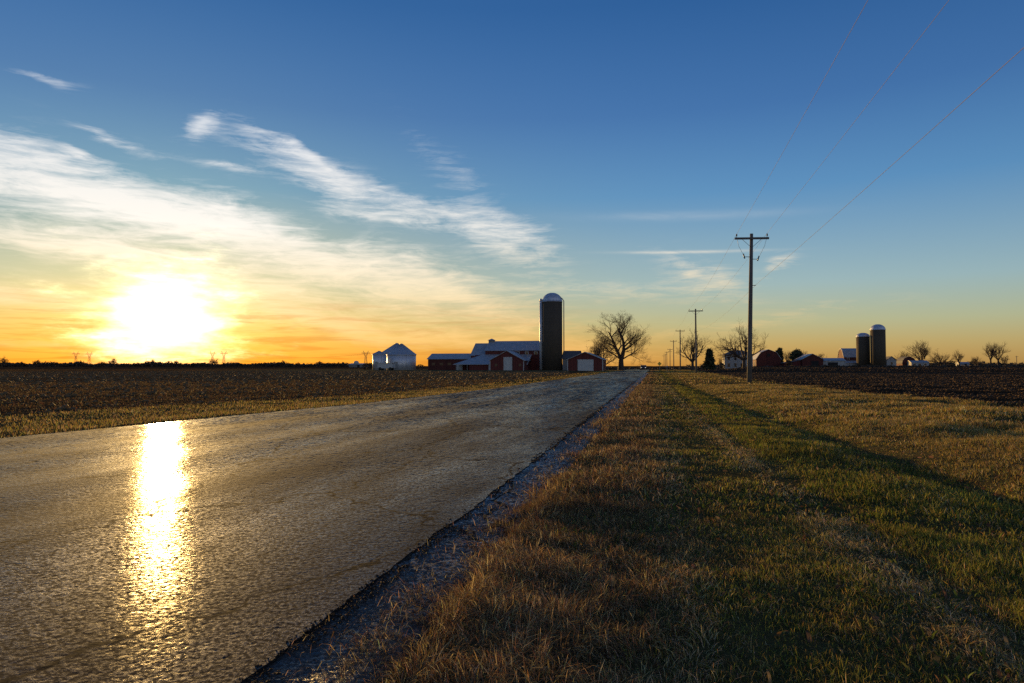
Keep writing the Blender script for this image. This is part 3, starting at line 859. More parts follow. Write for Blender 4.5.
# ------------------------------------------------------------------ roadside poles and wires
POLE_X0, POLE_Y0, SPAN = 6.35, 49.3, 63.0
POLE_H = 10.25
def pole_thing():
    r = empty('utility_pole', (0, 0, 0), None, 'utility pole', 'utility poles along the verge')
    m = MB()
    m.tube([(0, 0, -0.3), (0.0, 0, 3.0), (0.0, 0, 7.0), (0, 0, POLE_H)], [0.165, 0.15, 0.13, 0.108], 14)
    m.build('shaft', M['pole_wood'], r)
    c = MB().box(-1.13, -0.06, POLE_H - 0.42, 1.13, 0.06, POLE_H - 0.28)
    arm = c.build('crossarm', M['pole_wood'], r, 0.012); arm.location = (0, -0.17, 0)
    for sx in (-1.0, 1.0):
        i = MB().lathe([(0.012, POLE_H - 0.28), (0.012, POLE_H - 0.2), (0.05, POLE_H - 0.19), (0.055, POLE_H - 0.14), (0.035, POLE_H - 0.12), (0.055, POLE_H - 0.09), (0.03, POLE_H - 0.03)], 10, sx, 0.0)
        i.build('insulator', M['porcelain'], arm)
    for sx in (-1, 1):
        MB().tube([(sx * 0.62, -0.17, POLE_H - 0.42), (sx * 0.05, -0.15, POLE_H - 0.95)], 0.014, 5).build('brace', M['dark_metal'], r)
    return r

def pole_fittings(r):
    """the near pole carries cut-outs below the arm and a neutral bracket"""
    for sx, zz in ((-1, POLE_H - 1.62), (1, POLE_H - 1.78)):
        b = MB().box(min(0.1 * sx, 0.44 * sx), -0.02, zz, max(0.1 * sx, 0.44 * sx), 0.02, zz + 0.035)
        k = b.build('cutout_bracket', M['dark_metal'], r)
        f = MB().tube([(sx * 0.42, 0, zz - 0.1), (sx * (0.42 + 0.1), 0, zz + 0.24)], [0.045, 0.04], 8)
        f.build('fuse', M['porcelain'], k)
        w = MB().tube([(sx * 1.0, -0.17, POLE_H - 0.2), (sx * 0.86, -0.12, POLE_H - 0.85), (sx * 0.54, 0, zz + 0.22)], 0.01, 4)
        w.build('jumper_wire', M['dark_metal'], k)
    MB().box(0.1, -0.02, POLE_H - 3.6, 0.34, 0.02, POLE_H - 3.56).build('neutral_bracket', M['dark_metal'], r)

def neutral_bracket(r):
    MB().box(0.1, -0.02, POLE_H - 3.6, 0.34, 0.02, POLE_H - 3.56).build('neutral_bracket', M['dark_metal'], r)

pole_labels = ['tall weathered wooden utility pole nearest the camera, with fuse cutouts below its crossarm',
  'wooden utility pole with plain crossarm beside the dark round evergreen, next beyond the nearest pole',
  'utility pole third along the verge, just in front of the bare tree near the road',
  'utility pole fourth along the verge, standing between the road end and the bare tree',
  'small distant utility pole with two arms, fifth along the verge',
  'tiny distant utility pole, sixth along the verge', 'tiny distant utility pole, seventh along the verge', 'last and faintest utility pole of the line, close to the road end']
pole_spots = []
POLES = []
proto = pole_thing()
for k in range(8):
    o = proto if k == 0 else copy_tree(proto)
    x = POLE_X0 + (0.0 if k == 0 else 0.12 * math.sin(k * 2.1)); y = POLE_Y0 + SPAN * k
    o.location = (x, y, gz(x, y))
    o.rotation_euler = (0, R(1.5) if k == 0 else R(0.5 * math.sin(k * 3.3)), R(3 * math.sin(k)))
    o['label'] = pole_labels[k]
    POLES.append(o); pole_spots.append((x, y, gz(x, y), o.rotation_euler[1]))
pole_fittings(POLES[0])
for o in POLES[1:]: neutral_bracket(o)
a5 = MB().box(-0.9, -0.06, POLE_H - 1.35, 0.9, 0.06, POLE_H - 1.23).build('lower_crossarm', M['pole_wood'], POLES[4]); a5.location = (0, -0.17, 0)

M['wire'] = simple('copper_wire', (0.12, 0.10, 0.09), (0.08, 0.07, 0.065), 0.75, 1.0, 0.0)
def sag_points(a, b, sag, n=22):
    a = Vector(a); b = Vector(b)
    return [a.lerp(b, i / n) - Vector((0, 0, sag * 4 * (i / n) * (1 - i / n))) for i in range(n + 1)]
prev = (6.05, POLE_Y0 - SPAN - 2, gz(6.2, -15.0) + 0.55, 0.0)
for name_, off, hh, lab in (('overhead_wire', -1.0, POLE_H - 0.03, 'thin overhead wire on the crossarm ends nearest the road'),
                       ('overhead_wire', 1.0, POLE_H - 0.03, 'thin overhead wire on the crossarm ends nearest the ploughed field'),
                       ('overhead_wire', 0.34, POLE_H - 3.54, 'thin low neutral wire running pole to pole well below the crossarms')):
    m = MB()
    stops = [prev] + pole_spots
    for a, b in zip(stops[:-1], stops[1:]):
        pa = (a[0] + off + hh * math.sin(a[3]), a[1] - 0.17, a[2] + hh); pb = (b[0] + off + hh * math.sin(b[3]), b[1] - 0.17, b[2] + hh)
        m.tube(sag_points(pa, pb, 0.12 if a is prev else 0.5), 0.0065, 5)
    tag(m.build(name_, M['wire']), lab, 'wire', 'overhead wires along the verge')

# ------------------------------------------------------------------ building kit (x across, y away, z up)
def slab_roof(parent, name, mat, p0, p1, along, a, b, th=0.12, axis='y'):
    """one roof plane: (p,z) from eave p0 to ridge p1, drawn out from a to b"""
    (x0, z0), (x1, z1) = p0, p1
    d = math.hypot(x1 - x0, z1 - z0); nx_, nz_ = -(z1 - z0) / d, (x1 - x0) / d
    if nz_ < 0: nx_, nz_ = -nx_, -nz_
    poly = [(x0, z0), (x1, z1), (x1 + nx_ * th, z1 + nz_ * th), (x0 + nx_ * th, z0 + nz_ * th)]
    return MB().prism(poly, axis, a, b).build(name, mat, parent)

def gable(root, w, l, eave, ridge, wall, roof, axis='y', over=0.35, x0=None, y0=0.0, corner=None, th=0.12, profile=None):
    """a pitched-roof body; axis = way the ridge runs. profile lets the section be a gambrel."""
    x0 = -w / 2 if x0 is None else x0
    if axis == 'y':
        mid = x0 + w / 2
        sec = profile or [(x0, eave), (mid, ridge), (x0 + w, eave)]
        poly = [(x0, -0.4)] + sec + [(x0 + w, -0.4)]
        wl = MB().prism(poly, 'y', y0, y0 + l).build('wall', wall, root)
        a, b = y0 - over, y0 + l + over
    else:
        mid = y0 + l / 2
        sec = profile or [(y0, eave), (mid, ridge), (y0 + l, eave)]
        poly = [(y0, -0.4)] + sec + [(y0 + l, -0.4)]
        wl = MB().prism(poly, 'x', x0, x0 + w).build('wall', wall, root)
        a, b = x0 - over, x0 + w + over
    n = len(sec)
    for i in range(n - 1):
        p, q_ = sec[i], sec[i + 1]
        if i == 0:      # carry the eave out past the wall
            d = math.hypot(q_[0] - p[0], q_[1] - p[1]); p = (p[0] - (q_[0] - p[0]) / d * over, p[1] - (q_[1] - p[1]) / d * over)
        if i == n - 2:
            d = math.hypot(q_[0] - p[0], q_[1] - p[1]); q_ = (q_[0] + (q_[0] - p[0]) / d * over, q_[1] + (q_[1] - p[1]) / d * over)
        lo, hi = (p, q_) if p[1] < q_[1] else (q_, p)
        lo = (lo[0], lo[1] + 0.012); hi = (hi[0], hi[1] + 0.012)
        slab_roof(root, 'roof', roof, lo, hi, axis, a, b, th, axis)
    if corner:
        for cx in (x0, x0 + w):
            MB().box(cx - 0.09, y0 - 0.025, -0.3, cx + 0.09, y0 + 0.09, eave - 0.05).build('corner_trim', corner, root)
    return wl

def opening(root, name, mat, x, y, z0, z1, w, d=0.06, frame=None, face='front'):
    """a door or window leaf standing proud of the wall, with its frame"""
    if face == 'front': b = MB().box(x - w / 2, y - d, z0, x + w / 2, y + 0.02, z1)
    else: b = MB().box(x - d if face == 'left' else x - 0.02, y - w / 2, z0, x + 0.02 if face == 'left' else x + d, y + w / 2, z1)
    o = b.build(name, mat, root)
    if frame:
        t_ = 0.13
        f = MB()
        if face == 'front':
            f.box(x - w / 2 - t_, y - d - 0.03, z0, x - w / 2, y - 0.003, z1 + t_); f.box(x + w / 2, y - d - 0.03, z0, x + w / 2 + t_, y - 0.003, z1 + t_)
            f.box(x - w / 2, y - d - 0.03, z1, x + w / 2, y - 0.003, z1 + t_)
        else:
            s = -1 if face == 'left' else 1
            xa, xb = sorted((x + s * (d + 0.03), x + s * 0.003))
            f.box(xa, y - w / 2 - t_, z0, xb, y - w / 2, z1 + t_); f.box(xa, y + w / 2, z0, xb, y + w / 2 + t_, z1 + t_); f.box(xa, y - w / 2, z1, xb, y + w / 2, z1 + t_)
        f.build('frame', frame, o)
    return o

def place(name, px, depth, label, cat, group=None, lift=0.0):
    x, y = at(px, depth)
    return empty(name, (x, y, gz(x, y) + lift), label, cat, group)
def mpp(depth): return depth / F          # metres per picture pixel at that range

# ------------------------------------------------------------------ farmstead on the left
# main barn: long side to the road, cupola, lean-to roof in front, gabled wing
D0 = 192.0; k = mpp(D0)
mb = place('barn', 506, D0, 'long red barn with pale roof and cupola, left of the tall silo', 'barn')
W0 = 70 * k
gable(mb, W0 * 0.82, 13.0, 5.6, 8.4, M['red_board'], M['roof_metal_x' if False else 'roof_metal_y'], axis='x', x0=-W0 / 2 + W0 * 0.17, y0=2.0)
ext = gable(mb, W0 * 0.17 + 1.0, 12.0, 4.2, 7.8, M['red_board'], M['roof_metal_y'], axis='x', x0=-W0 / 2 - 1.05, y0=2.6, over=0.25)
ext.name = 'side_bay_wall'
# lean-to along the front
lt = MB().prism([(-4.5, -0.4), (-4.5, 1.7), (1.97, 4.35), (1.97, -0.4)], 'x', -W0 / 2 + 0.4, W0 * 0.33).build('lean_to', M['red_board'], mb)
xa, xb, xc = -W0 / 2 - 4.2, -W0 / 2 + 2.6, W0 * 0.36
lr = [(xa, -4.9, 1.55), (xc, -4.9, 1.55), (xc, 1.96, 4.37), (xb, 1.96, 4.37)]
MB().add(lr + [(p, q_, z + 0.12) for p, q_, z in lr] + [(xa, 1.96, 1.55), (xa, 1.96, 1.67)],
         [(3, 2, 1, 0), (4, 5, 6, 7), (0, 1, 5, 4), (1, 2, 6, 5), (2, 3, 7, 6), (0, 8, 3), (4, 7, 9), (0, 4, 9, 8), (8, 9, 7, 3)]).build('lean_to_roof', M['roof_metal_y'], lt)
for i in range(3):
    MB().box(-W0 / 2 - 3.4 + i * 1.6, -4.75, -0.3, -W0 / 2 - 3.25 + i * 1.6, -4.6, 1.58).build('post', M['grey_board'], lt)
opening(lt, 'loading_door', M['white_paint'], -W0 / 2 + 7.5, -4.5, 0.0, 1.5, 3.2, 0.05)
cu = MB().box(-W0 / 2 + 2.9, 7.7, 7.8, -W0 / 2 + 4.5, 9.2, 8.75).build('cupola', M['grey_board'], mb)
MB().add([(-W0 / 2 + 2.6, 7.45, 8.75), (-W0 / 2 + 4.8, 7.45, 8.75), (-W0 / 2 + 4.8, 9.45, 8.75), (-W0 / 2 + 2.6, 9.45, 8.75), (-W0 / 2 + 3.7, 8.45, 9.3)],
         [(3, 2, 1, 0), (0, 1, 4), (1, 2, 4), (2, 3, 4), (3, 0, 4)]).build('cupola_roof', M['roof_metal_y'], cu)
for i in range(4):
    opening(mb, 'window', M['glass'], W0 * 0.02 + i * 2.6, 2.0, 4.45, 5.15, 0.8, 0.04, M['white_paint'])
# wing in front with its gable to the road
wg = gable(mb, 9.2, 10.2, 2.7, 5.2, M['red_board'], M['roof_metal_x'], axis='y', x0=(513.4 - 506) * k - 4.6, y0=-8.6, over=0.3, corner=M['white_paint'])
wg.name = 'wing_wall'
dx0 = (514.5 - 506) * k
opening(mb, 'door', M['white_paint'], dx0, -8.6, 0.0, 3.45, 2.1, 0.07, M['white_paint'])
MB().box(dx0 + 3.0, -8.635, 1.1, dx0 + 3.7, -8.595, 1.8).build('window', M['glass'], mb)
MB().box(dx0 - 3.6, -8.635, 1.1, dx0 - 2.9, -8.595, 1.8).build('window', M['glass'], mb)

# low shed on the far left of the barn
sh0 = place('cattle_shed', 448.5, 197.0, 'low red shed with pale roof, left of the big cupola barn', 'shed')
k = mpp(197.0)
gable(sh0, 43 * k, 9.0, 3.2, 4.75, M['dark_red_board'], M['roof_metal_y'], axis='x', over=0.3)
opening(sh0, 'door', M['white_paint'], 3.3, 0.0, 0.0, 1.8, 1.9, 0.05, M['dark_red_board'])
for i in range(3): MB().box(-5 + i * 2.4, -0.035, 1.4, -4.0 + i * 2.4, 0.01, 2.1).build('window', M['glass'], sh0)

def silo(name, px, depth, dia, h, dome, label, group, chute=True, pipe=False):
    r_ = place(name, px, depth, label, 'silo', group)
    R0 = dia / 2
    MB().lathe([(R0, -0.4), (R0, h)], 40).build('barrel', M['stave'], r_)
    hoops = MB()
    nh = int(h / 0.76)
    for i in range(nh):
        z = 0.4 + i * 0.76
        hoops.lathe([(R0 + 0.001, z), (R0 + 0.014, z + 0.008), (R0 + 0.014, z + 0.022), (R0 + 0.001, z + 0.03)], 32, cap=False)
    hoops.build('hoops', M['stave'], r_)
    n = 9
    prof = [(R0 + 0.10, h - 0.12), (R0 + 0.10, h + 0.03)]
    prof += [(R0 * math.cos(math.pi / 2 * i / n) + 0.02, h + 0.03 + dome * math.sin(math.pi / 2 * i / n)) for i in range(n)] + [(0.05, h + 0.03 + dome)]
    dm = MB().lathe(prof, 40).build('dome', M['dome_metal'], r_)
    rb = MB()
    for q_ in range(20):
        a = 2 * math.pi * q_ / 20
        rb.tube([((R0 * math.cos(math.pi / 2 * i / n) + 0.03) * math.cos(a), (R0 * math.cos(math.pi / 2 * i / n) + 0.03) * math.sin(a), h + 0.03 + dome * math.sin(math.pi / 2 * i / n)) for i in range(n)], 0.025, 4)
    rb.build('dome_seams', M['dome_metal'], dm)
    if chute:      # pale unloading chute up the left side
        a = R(188)
        cx, cy = (R0 + 0.33) * math.cos(a), (R0 + 0.33) * math.sin(a)
        ch = MB().lathe([(0.46, 0.2), (0.46, h + 0.4)], 14, cx, cy).build('chute', M['galv'], r_)
        MB().lathe([(0.5, h + 0.35), (0.34, h + 0.75), (0.06, h + 0.95)], 14, cx, cy).build('chute_cap', M['dome_metal'], ch)
    if pipe:
        MB().tube([(R0 + 0.55, -0.6, 0.0), (R0 + 0.55, -0.6, h + 0.1), (R0 + 0.1, -0.6, h + 0.75), (R0 * 0.4, -0.4, h + dome * 0.85)], 0.13, 8).build('fill_pipe', M['grey_metal'], r_)
    return r_
silo('silo', 552.3, 188.0, 5.5, 18.9, 2.45, 'tall concrete silo with shiny dome, chute and fill pipe, beside the red barn', None, True, True)

# small red garage barn by the road
gb = place('small_barn', 585, 168.0, 'small red barn with wide white door and white corner trim, right beside the road', 'barn')
k = mpp(168.0)
gable(gb, 35 * k, 12.0, 2.75, 4.55, M['red_board'], M['roof_metal_x'], axis='y', over=0.35, corner=M['white_paint'])
dr = opening(gb, 'door', M['white_paint'], 0.1, 0.0, 0.0, 2.65, 15 * k, 0.07, M['white_paint'])
MB().box(-1.9, -0.10, 0.0, -1.8, -0.06, 2.6).build('door_rail', M['grey_metal'], dr)
MB().box(35 * k / 2 - 0.02, 3.0, 1.2, 35 * k / 2 + 0.03, 4.0, 2.1).build('window', M['glass'], gb)
# dark shed behind it
ds = place('shed', 570.5, 186.0, 'grey board shed with dark roof behind the white-doored small barn', 'shed')
k = mpp(186.0)
gable(ds, 16 * k, 8.0, 3.2, 5.3, M['grey_board'], M['roof_shingle'], axis='x', over=0.3)
opening(ds, 'door', M['dark_gap'], 0.8, 0.0, 0.0, 2.2, 1.6, 0.05, M['grey_board'])

# grain bins
def grain_bin(px, depth, dia, eave, peak, label):
    r_ = place('grain_bin', px, depth, label, 'grain bin', 'steel grain bins')
    R0 = dia / 2
    MB().lathe([(R0, -0.4), (R0, eave)], 44).build('wall', M['galv'], r_)
    rf = MB().lathe([(R0 + 0.2, eave - 0.1), (R0 + 0.18, eave + 0.02), (0.5, peak - 0.15), (0.5, peak), (0.1, peak + 0.15)], 44, sm=False).build('roof', M['galv_roof'], r_)
    rb = MB()
    for i in range(22):
        a = 2 * math.pi * i / 22
        rb.tube([((R0 + 0.16) * math.cos(a), (R0 + 0.16) * math.sin(a), eave + 0.05), (0.5 * math.cos(a), 0.5 * math.sin(a), peak - 0.1)], 0.035, 4)
    rb.build('roof_ribs', M['galv_roof'], rf)
    MB().box(-0.5, -R0 - 0.06, 0.5, 0.5, -R0 + 0.3, 2.4).build('door', M['grey_metal'], r_)
    lad = MB()
    for sx in (-0.2, 0.2): lad.tube([(R0 * 0.62 + sx, -R0 * 0.8, 0.5), (R0 * 0.62 + sx, -R0 * 0.8, eave)], 0.02, 4)
    for i in range(int((eave - 0.6) / 0.4)): lad.tube([(R0 * 0.62 - 0.2, -R0 * 0.8, 0.7 + 0.4 * i), (R0 * 0.62 + 0.2, -R0 * 0.8, 0.7 + 0.4 * i)], 0.014, 4)
    lad.build('ladder', M['grey_metal'], r_)
    return r_
k = mpp(200)
grain_bin(401.5, 202.0, 29.2 * k, 15.4 * k, 25.2 * k + 0.3, 'biggest steel grain bin, front and rightmost of the three')
grain_bin(396.8, 216.0, 9.4, 5.4, 8.35, 'steel grain bin half hidden behind the biggest bin')
grain_bin(379.2, 198.0, 12.8 * k, 15.6 * k, 18.6 * k, 'small narrow steel grain bin, leftmost of the three')
tk = place('grain_wagon', 386.5, 190.0, 'low pale covered wagon parked at the foot of the grain bins', 'wagon')
MB().prism([(-2.2, 0.75), (-2.2, 1.75), (-1.9, 1.95), (1.9, 1.95), (2.2, 1.75), (2.2, 0.75), (1.5, 0.55), (-1.5, 0.55)], 'y', -1.0, 1.0).build('body', M['white_paint'], tk)
MB().box(-2.3, -1.04, 1.955, 2.3, 1.04, 2.04).build('cover', M['white_paint'], tk)
for sx in (-1.5, 1.5):
    for sy2 in (-0.95, 0.75):
        w_ = MB().lathe([(0.02, -0.1), (0.42, -0.1), (0.45, 0), (0.42, 0.1), (0.02, 0.1)], 16).build('wheel', M['tyre'], tk)
        w_.rotation_euler = (math.pi / 2, 0, 0); w_.location = (sx, sy2, 0.45)

# far shed with a white dome on the skyline
fs = place('far_shed', 356, 640.0, 'distant low grey building with small white dome above it, left of the grain bins', 'building')
k = mpp(640)
gable(fs, 15.5 * k, 12, 2.6, 3.6, M['grey_board'], M['roof_metal_y'], axis='x')
dm = MB().lathe([(2.45, 3.1), (2.45, 4.2)] + [(2.45 * math.cos(R(a)), 4.2 + 1.9 * math.sin(R(a))) for a in range(10, 90, 16)] + [(0.1, 6.1)], 24, -2.4, 6.0).build('dome', M['white_paint'], fs)
opening(fs, 'door', M['dark_gap'], 2.5, 0.0, 0.0, 2.2, 2.6, 0.05, M['grey_board'])

# ------------------------------------------------------------------ farm on the right
hs = place('farmhouse', 738.5, 248.0, 'white two-storey farmhouse with dark roof behind the spreading bare tree', 'house')
k = mpp(248)
WH = 27 * k
MB().box(-WH / 2, 0, -0.4, WH / 2, 8.0, 5.3).build('wall', M['white_board'], hs)
MB().add([(-WH / 2 - 0.5, -0.5, 5.3), (WH / 2 + 0.5, -0.5, 5.3), (WH / 2 + 0.5, 8.5, 5.3), (-WH / 2 - 0.5, 8.5, 5.3), (-WH / 2 + 3.0, 4, 7.0), (WH / 2 - 3.0, 4, 7.0)],
         [(3, 2, 1, 0), (0, 1, 5, 4), (1, 2, 5), (2, 3, 4, 5), (3, 0, 4)]).build('roof', M['roof_shingle'], hs)
MB().box(-1.0, 3.6, 6.4, -0.3, 4.3, 7.9).build('chimney', M['dark_red_board'], hs)
for wx_ in (-3.4, -1.1, 1.2, 3.5):
    for z0 in (0.9, 3.3):
        if (wx_, z0) == (1.2, 0.9): continue
        w_ = opening(hs, 'window', M['glass'], wx_, 0.0, z0, z0 + 1.35, 0.85, 0.05, M['white_paint'])
opening(hs, 'door', M['dark_gap'], 1.2, 0.0, 0.05, 2.15, 1.0, 0.05, M['white_paint'])
for wy_ in (2.2, 5.6): opening(hs, 'window', M['glass'], -WH / 2, wy_, 3.3, 4.6, 0.85, 0.05, M['white_paint'], 'left')

def gambrel(w, eave, knee, ridge):
    return [(-w / 2, eave), (-w * 0.31, knee), (0, ridge), (w * 0.31, knee), (w / 2, eave)]
rb1 = place('barn', 768.5, 262.0, 'dark red gambrel barn with sunlit left side, right of the white farmhouse', 'barn')
k = mpp(262); w_ = 23.5 * k
gable(rb1, w_, 13.0, 3.4, 7.0, M['dark_red_board'], M['roof_metal_x'], axis='y', over=0.3, profile=gambrel(w_, 3.4, 5.9, 7.0))
opening(rb1, 'door', M['dark_red_board'], 0.0, 0.0, 0.0, 2.8, 3.2, 0.06, M['dark_red_board'])
opening(rb1, 'loft_door', M['dark_gap'], 0.0, 0.0, 4.3, 5.5, 1.2, 0.05, M['dark_red_board'])
opening(rb1, 'door', M['dark_gap'], -w_ / 2, 5.0, 0.0, 2.2, 2.0, 0.05, M['white_paint'], 'left')

rb2 = place('barn', 812.5, 252.0, 'brown-red gabled barn with pale left roof and low lean-to, beside the bare dark tree', 'barn')
k = mpp(252); w_ = 20 * k
gable(rb2, w_, 15.0, 2.9, 4.9, M['dark_red_board'], M['roof_metal_x'], axis='y', over=0.3)
lo2 = MB().prism([(-w_ / 2 - 6.0, -0.4), (-w_ / 2 - 6.0, 1.5), (-w_ / 2 - 0.02, 2.55), (-w_ / 2 - 0.02, -0.4)], 'y', 1.0, 12.0).build('lean_to', M['red_board'], rb2)
slab_roof(lo2, 'lean_to_roof', M['roof_shingle'], (-w_ / 2 - 6.3, 1.46), (-w_ / 2 - 0.33, 2.52), 'y', 0.7, 12.3, 0.1, 'y')
opening(rb2, 'door', M['dark_gap'], 0.8, 0.0, 0.0, 2.3, 2.6, 0.05, M['dark_red_board'])

ws = place('machine_shed', 833.5, 256.0, 'low white open-fronted shed between the gabled barn and the paired silos', 'shed')
k = mpp(256); w_ = 21.5 * k
gable(ws, w_, 8.0, 2.4, 3.35, M['white_board'], M['roof_metal_y'], axis='x', over=0.25)
opening(ws, 'bay', M['dark_gap'], -0.3, 0.0, 0.0, 1.85, 3.6, 0.03, M['white_paint'])

gw = place('barn', 853.0, 300.0, 'small gambrel barn with bright pale roof, tucked left of the paired silos', 'barn')
k = mpp(300)
pr = [(0.0, 4.4), (2.2, 7.2), (5.0, 8.2), (7.8, 7.2), (10.0, 4.4)]
gable(gw, 17 * k, 10.0, 4.4, 8.2, M['dark_red_board'], M['roof_metal_y'], axis='x', over=0.25, profile=pr)
lt3 = MB().prism([(-4.0, -0.4), (-4.0, 1.7), (-0.02, 2.7), (-0.02, -0.4)], 'x', -17 * k / 2 - 1.0, 17 * k / 2).build('lean_to', M['white_board'], gw)
slab_roof(lt3, 'lean_to_roof', M['roof_metal_y'], (-4.3, 1.64), (-0.02, 2.72), 'x', -17 * k / 2 - 1.3, 17 * k / 2 + 0.3, 0.1, 'x')
opening(gw, 'window', M['glass'], -2.0, 0.0, 3.2, 4.0, 0.8, 0.04, M['white_paint'])

silo('silo', 863.2, 292.0, 5.3, 13.0, 1.6, 'shorter concrete silo of the pair, standing beside the pale-roofed barn', 'paired concrete silos', False)
silo('silo', 878.2, 286.0, 5.75, 15.6, 2.3, 'taller concrete silo of the pair in the right farm', 'paired concrete silos', False)

h2 = place('cottage', 891.5, 300.0, 'small white cottage just right of the taller paired silo', 'house')
gable(h2, 3.8, 6.0, 3.0, 4.6, M['white_board'], M['roof_shingle'], axis='y', over=0.25)
opening(h2, 'window', M['glass'], 0.0, 0.0, 1.0, 2.1, 0.8, 0.04, M['white_paint'])
MB().box(-2.75, 1.0, -0.3, -1.93, 2.2, 3.4).build('porch', M['white_board'], h2)
gd = place('barn', 909.0, 306.0, 'small dark round-roofed barn under the bare tree, right of the cottage', 'barn')
w_ = 12.5 * mpp(306)
prof = [(-w_ / 2, 1.6)] + [(-w_ / 2 * math.cos(R(a)), 1.6 + 2.9 * math.sin(R(a))) for a in (25, 50, 75)] + [(0, 4.6)] + [(w_ / 2 * math.cos(R(a)), 1.6 + 2.9 * math.sin(R(a))) for a in (75, 50, 25)] + [(w_ / 2, 1.6)]
gable(gd, w_, 9.0, 1.6, 4.6, M['dark_red_board'], M['roof_shingle'], axis='y', over=0.1, profile=prof)
opening(gd, 'door', M['dark_gap'], 0, 0, 0, 2.1, 2.0, 0.05, M['dark_red_board'])
wb = place('poultry_shed', 920.0, 300.0, 'long low white shed in front of the bare tree, right of the round-roofed barn', 'shed')
gable(wb, 16 * mpp(300), 6.0, 1.9, 2.8, M['white_board'], M['roof_metal_y'], axis='x', over=0.2)
for i in range(3): opening(wb, 'window', M['glass'], -2.2 + i * 2.1, 0.0, 0.7, 1.5, 0.9, 0.04, M['white_paint'])
cs = place('field_shed', 964.0, 330.0, 'small pale shed by itself on the edge of the right field', 'shed')
gable(cs, 4.4, 4.0, 1.6, 2.3, M['white_board'], M['roof_metal_y'], axis='x', over=0.2)
opening(cs, 'door', M['dark_gap'], 0.6, 0, 0, 1.5, 1.0, 0.04, M['white_paint'])
dp = place('utility_pole', 1016.5, 330.0, 'short lone wooden pole far off on the right skyline', 'utility pole')
MB().tube([(0, 0, -0.3), (0, 0, 5.4)], [0.16, 0.11], 8).build('shaft', M['pole_wood'], dp)
MB().box(-0.7, -0.2, 4.9, 0.7, -0.11, 5.02).build('crossarm', M['pole_wood'], dp)

# ------------------------------------------------------------------ things by the end of the road
def car():
    d = 206.0
    x, y = at(642.6, d)
    x = -3.3
    y = d * 1.01
    c = empty('car', (x, y, road_z(x, y)), 'small dark car with lit headlights coming up the far end of the road', 'car')
    prof = [(-2.1, 0.32), (-2.15, 0.62), (-2.0, 0.82), (-1.1, 0.93), (-0.45, 1.38), (0.9, 1.42), (1.75, 1.0), (2.1, 0.95), (2.15, 0.4), (2.0, 0.3)]
    b = MB()
    rows = []
    for xx, s in ((-0.86, 0.0), (-0.8, 0.06), (0.8, 0.06), (0.86, 0.0)):
        pass
    b.prism([(p, q_) for p, q_ in prof], 'x', -0.84, 0.84)
    b.build('body', M['car_paint'], c, 0.09)
    MB().add([(-0.66, -1.12, 0.97), (0.66, -1.12, 0.97), (0.58, -0.50, 1.36), (-0.58, -0.50, 1.36)], [(0, 1, 2, 3)]).build('windscreen', M['glass'], c)
    for o in c.children:
        if o.name.startswith('windscreen'):
            o.location = (0, -0.05, 0.02)
    for sx in (-0.84, 0.84):
        MB().prism([(-0.75, 0.98), (-0.40, 1.32), (0.85, 1.34), (1.4, 1.02)], 'x', sx - 0.012, sx + 0.012).build('side_window', M['glass'], c)
    for sx in (-0.76, 0.76):
        for yy in (-1.35, 1.35):
            w_ = MB().lathe([(0.18, -0.1), (0.31, -0.1), (0.33, -0.05), (0.33, 0.05), (0.31, 0.1), (0.18, 0.1)], 20).build('wheel', M['tyre'], c)
            w_.rotation_euler = (0, math.pi / 2, 0); w_.location = (sx, yy, 0.33)
            MB().lathe([(0.02, -0.09), (0.17, -0.085), (0.17, 0.085), (0.02, 0.09)], 14).build('rim', M['grey_metal'], w_)
    lamp = bpy.data.materials.new('lit_lamp'); lamp.use_nodes = True
    bs = lamp.node_tree.nodes['Principled BSDF']; bs.inputs['Emission Color'].default_value = (1.0, 0.93, 0.8, 1); bs.inputs['Emission Strength'].default_value = 0.6
    for sx in (-0.6, 0.6):
        MB().box(sx - 0.12, -2.20, 0.60, sx + 0.12, -2.06, 0.74).build('headlight', lamp, c, 0.03)
    MB().box(-0.4, -2.19, 0.45, 0.4, -2.11, 0.6).build('grille', M['dark_metal'], c)
car()
x, y = 1.2, 178.0
sg = empty('warning_sign', (x, y, gz(x, y)), 'small yellow diamond road sign near the far end of the road', 'road sign')
MB().box(-0.035, -0.03, -0.3, 0.035, 0.03, 2.1).build('post', M['grey_metal'], sg)
pl = MB().box(-0.38, -0.012, -0.38, 0.38, 0.012, 0.38).build('plate', M['sign_yellow'], sg, 0.01)
pl.rotation_euler = (0, R(45), 0); pl.location = (0, -0.05, 1.75)
x, y = at(667.0, 150.0)
mx = empty('mailbox', (x, y, gz(x, y)), 'pale roadside mailbox on a post at the end of the grass verge', 'mailbox')
MB().box(-0.05, -0.05, -0.3, 0.05, 0.05, 1.0).build('post', M['grey_board'], mx)
MB().prism([(-0.14, 1.0), (-0.14, 1.18)] + [(-0.14 * math.cos(R(a)), 1.18 + 0.13 * math.sin(R(a))) for a in (30, 60, 90, 120, 150)] + [(0.14, 1.18), (0.14, 1.0)], 'y', -0.28, 0.28).build('box', M['white_paint'], mx)
MB().box(0.145, -0.05, 1.12, 0.16, 0.12, 1.18).build('flag', M['red_board'], mx)
MB().add([(-0.13, -0.29, 1.01), (0.13, -0.29, 1.01), (0.13, -0.29, 1.19), (0.0, -0.29, 1.3), (-0.13, -0.29, 1.19)], [(0, 1, 2, 3, 4)]).build('door', M['grey_metal'], mx)

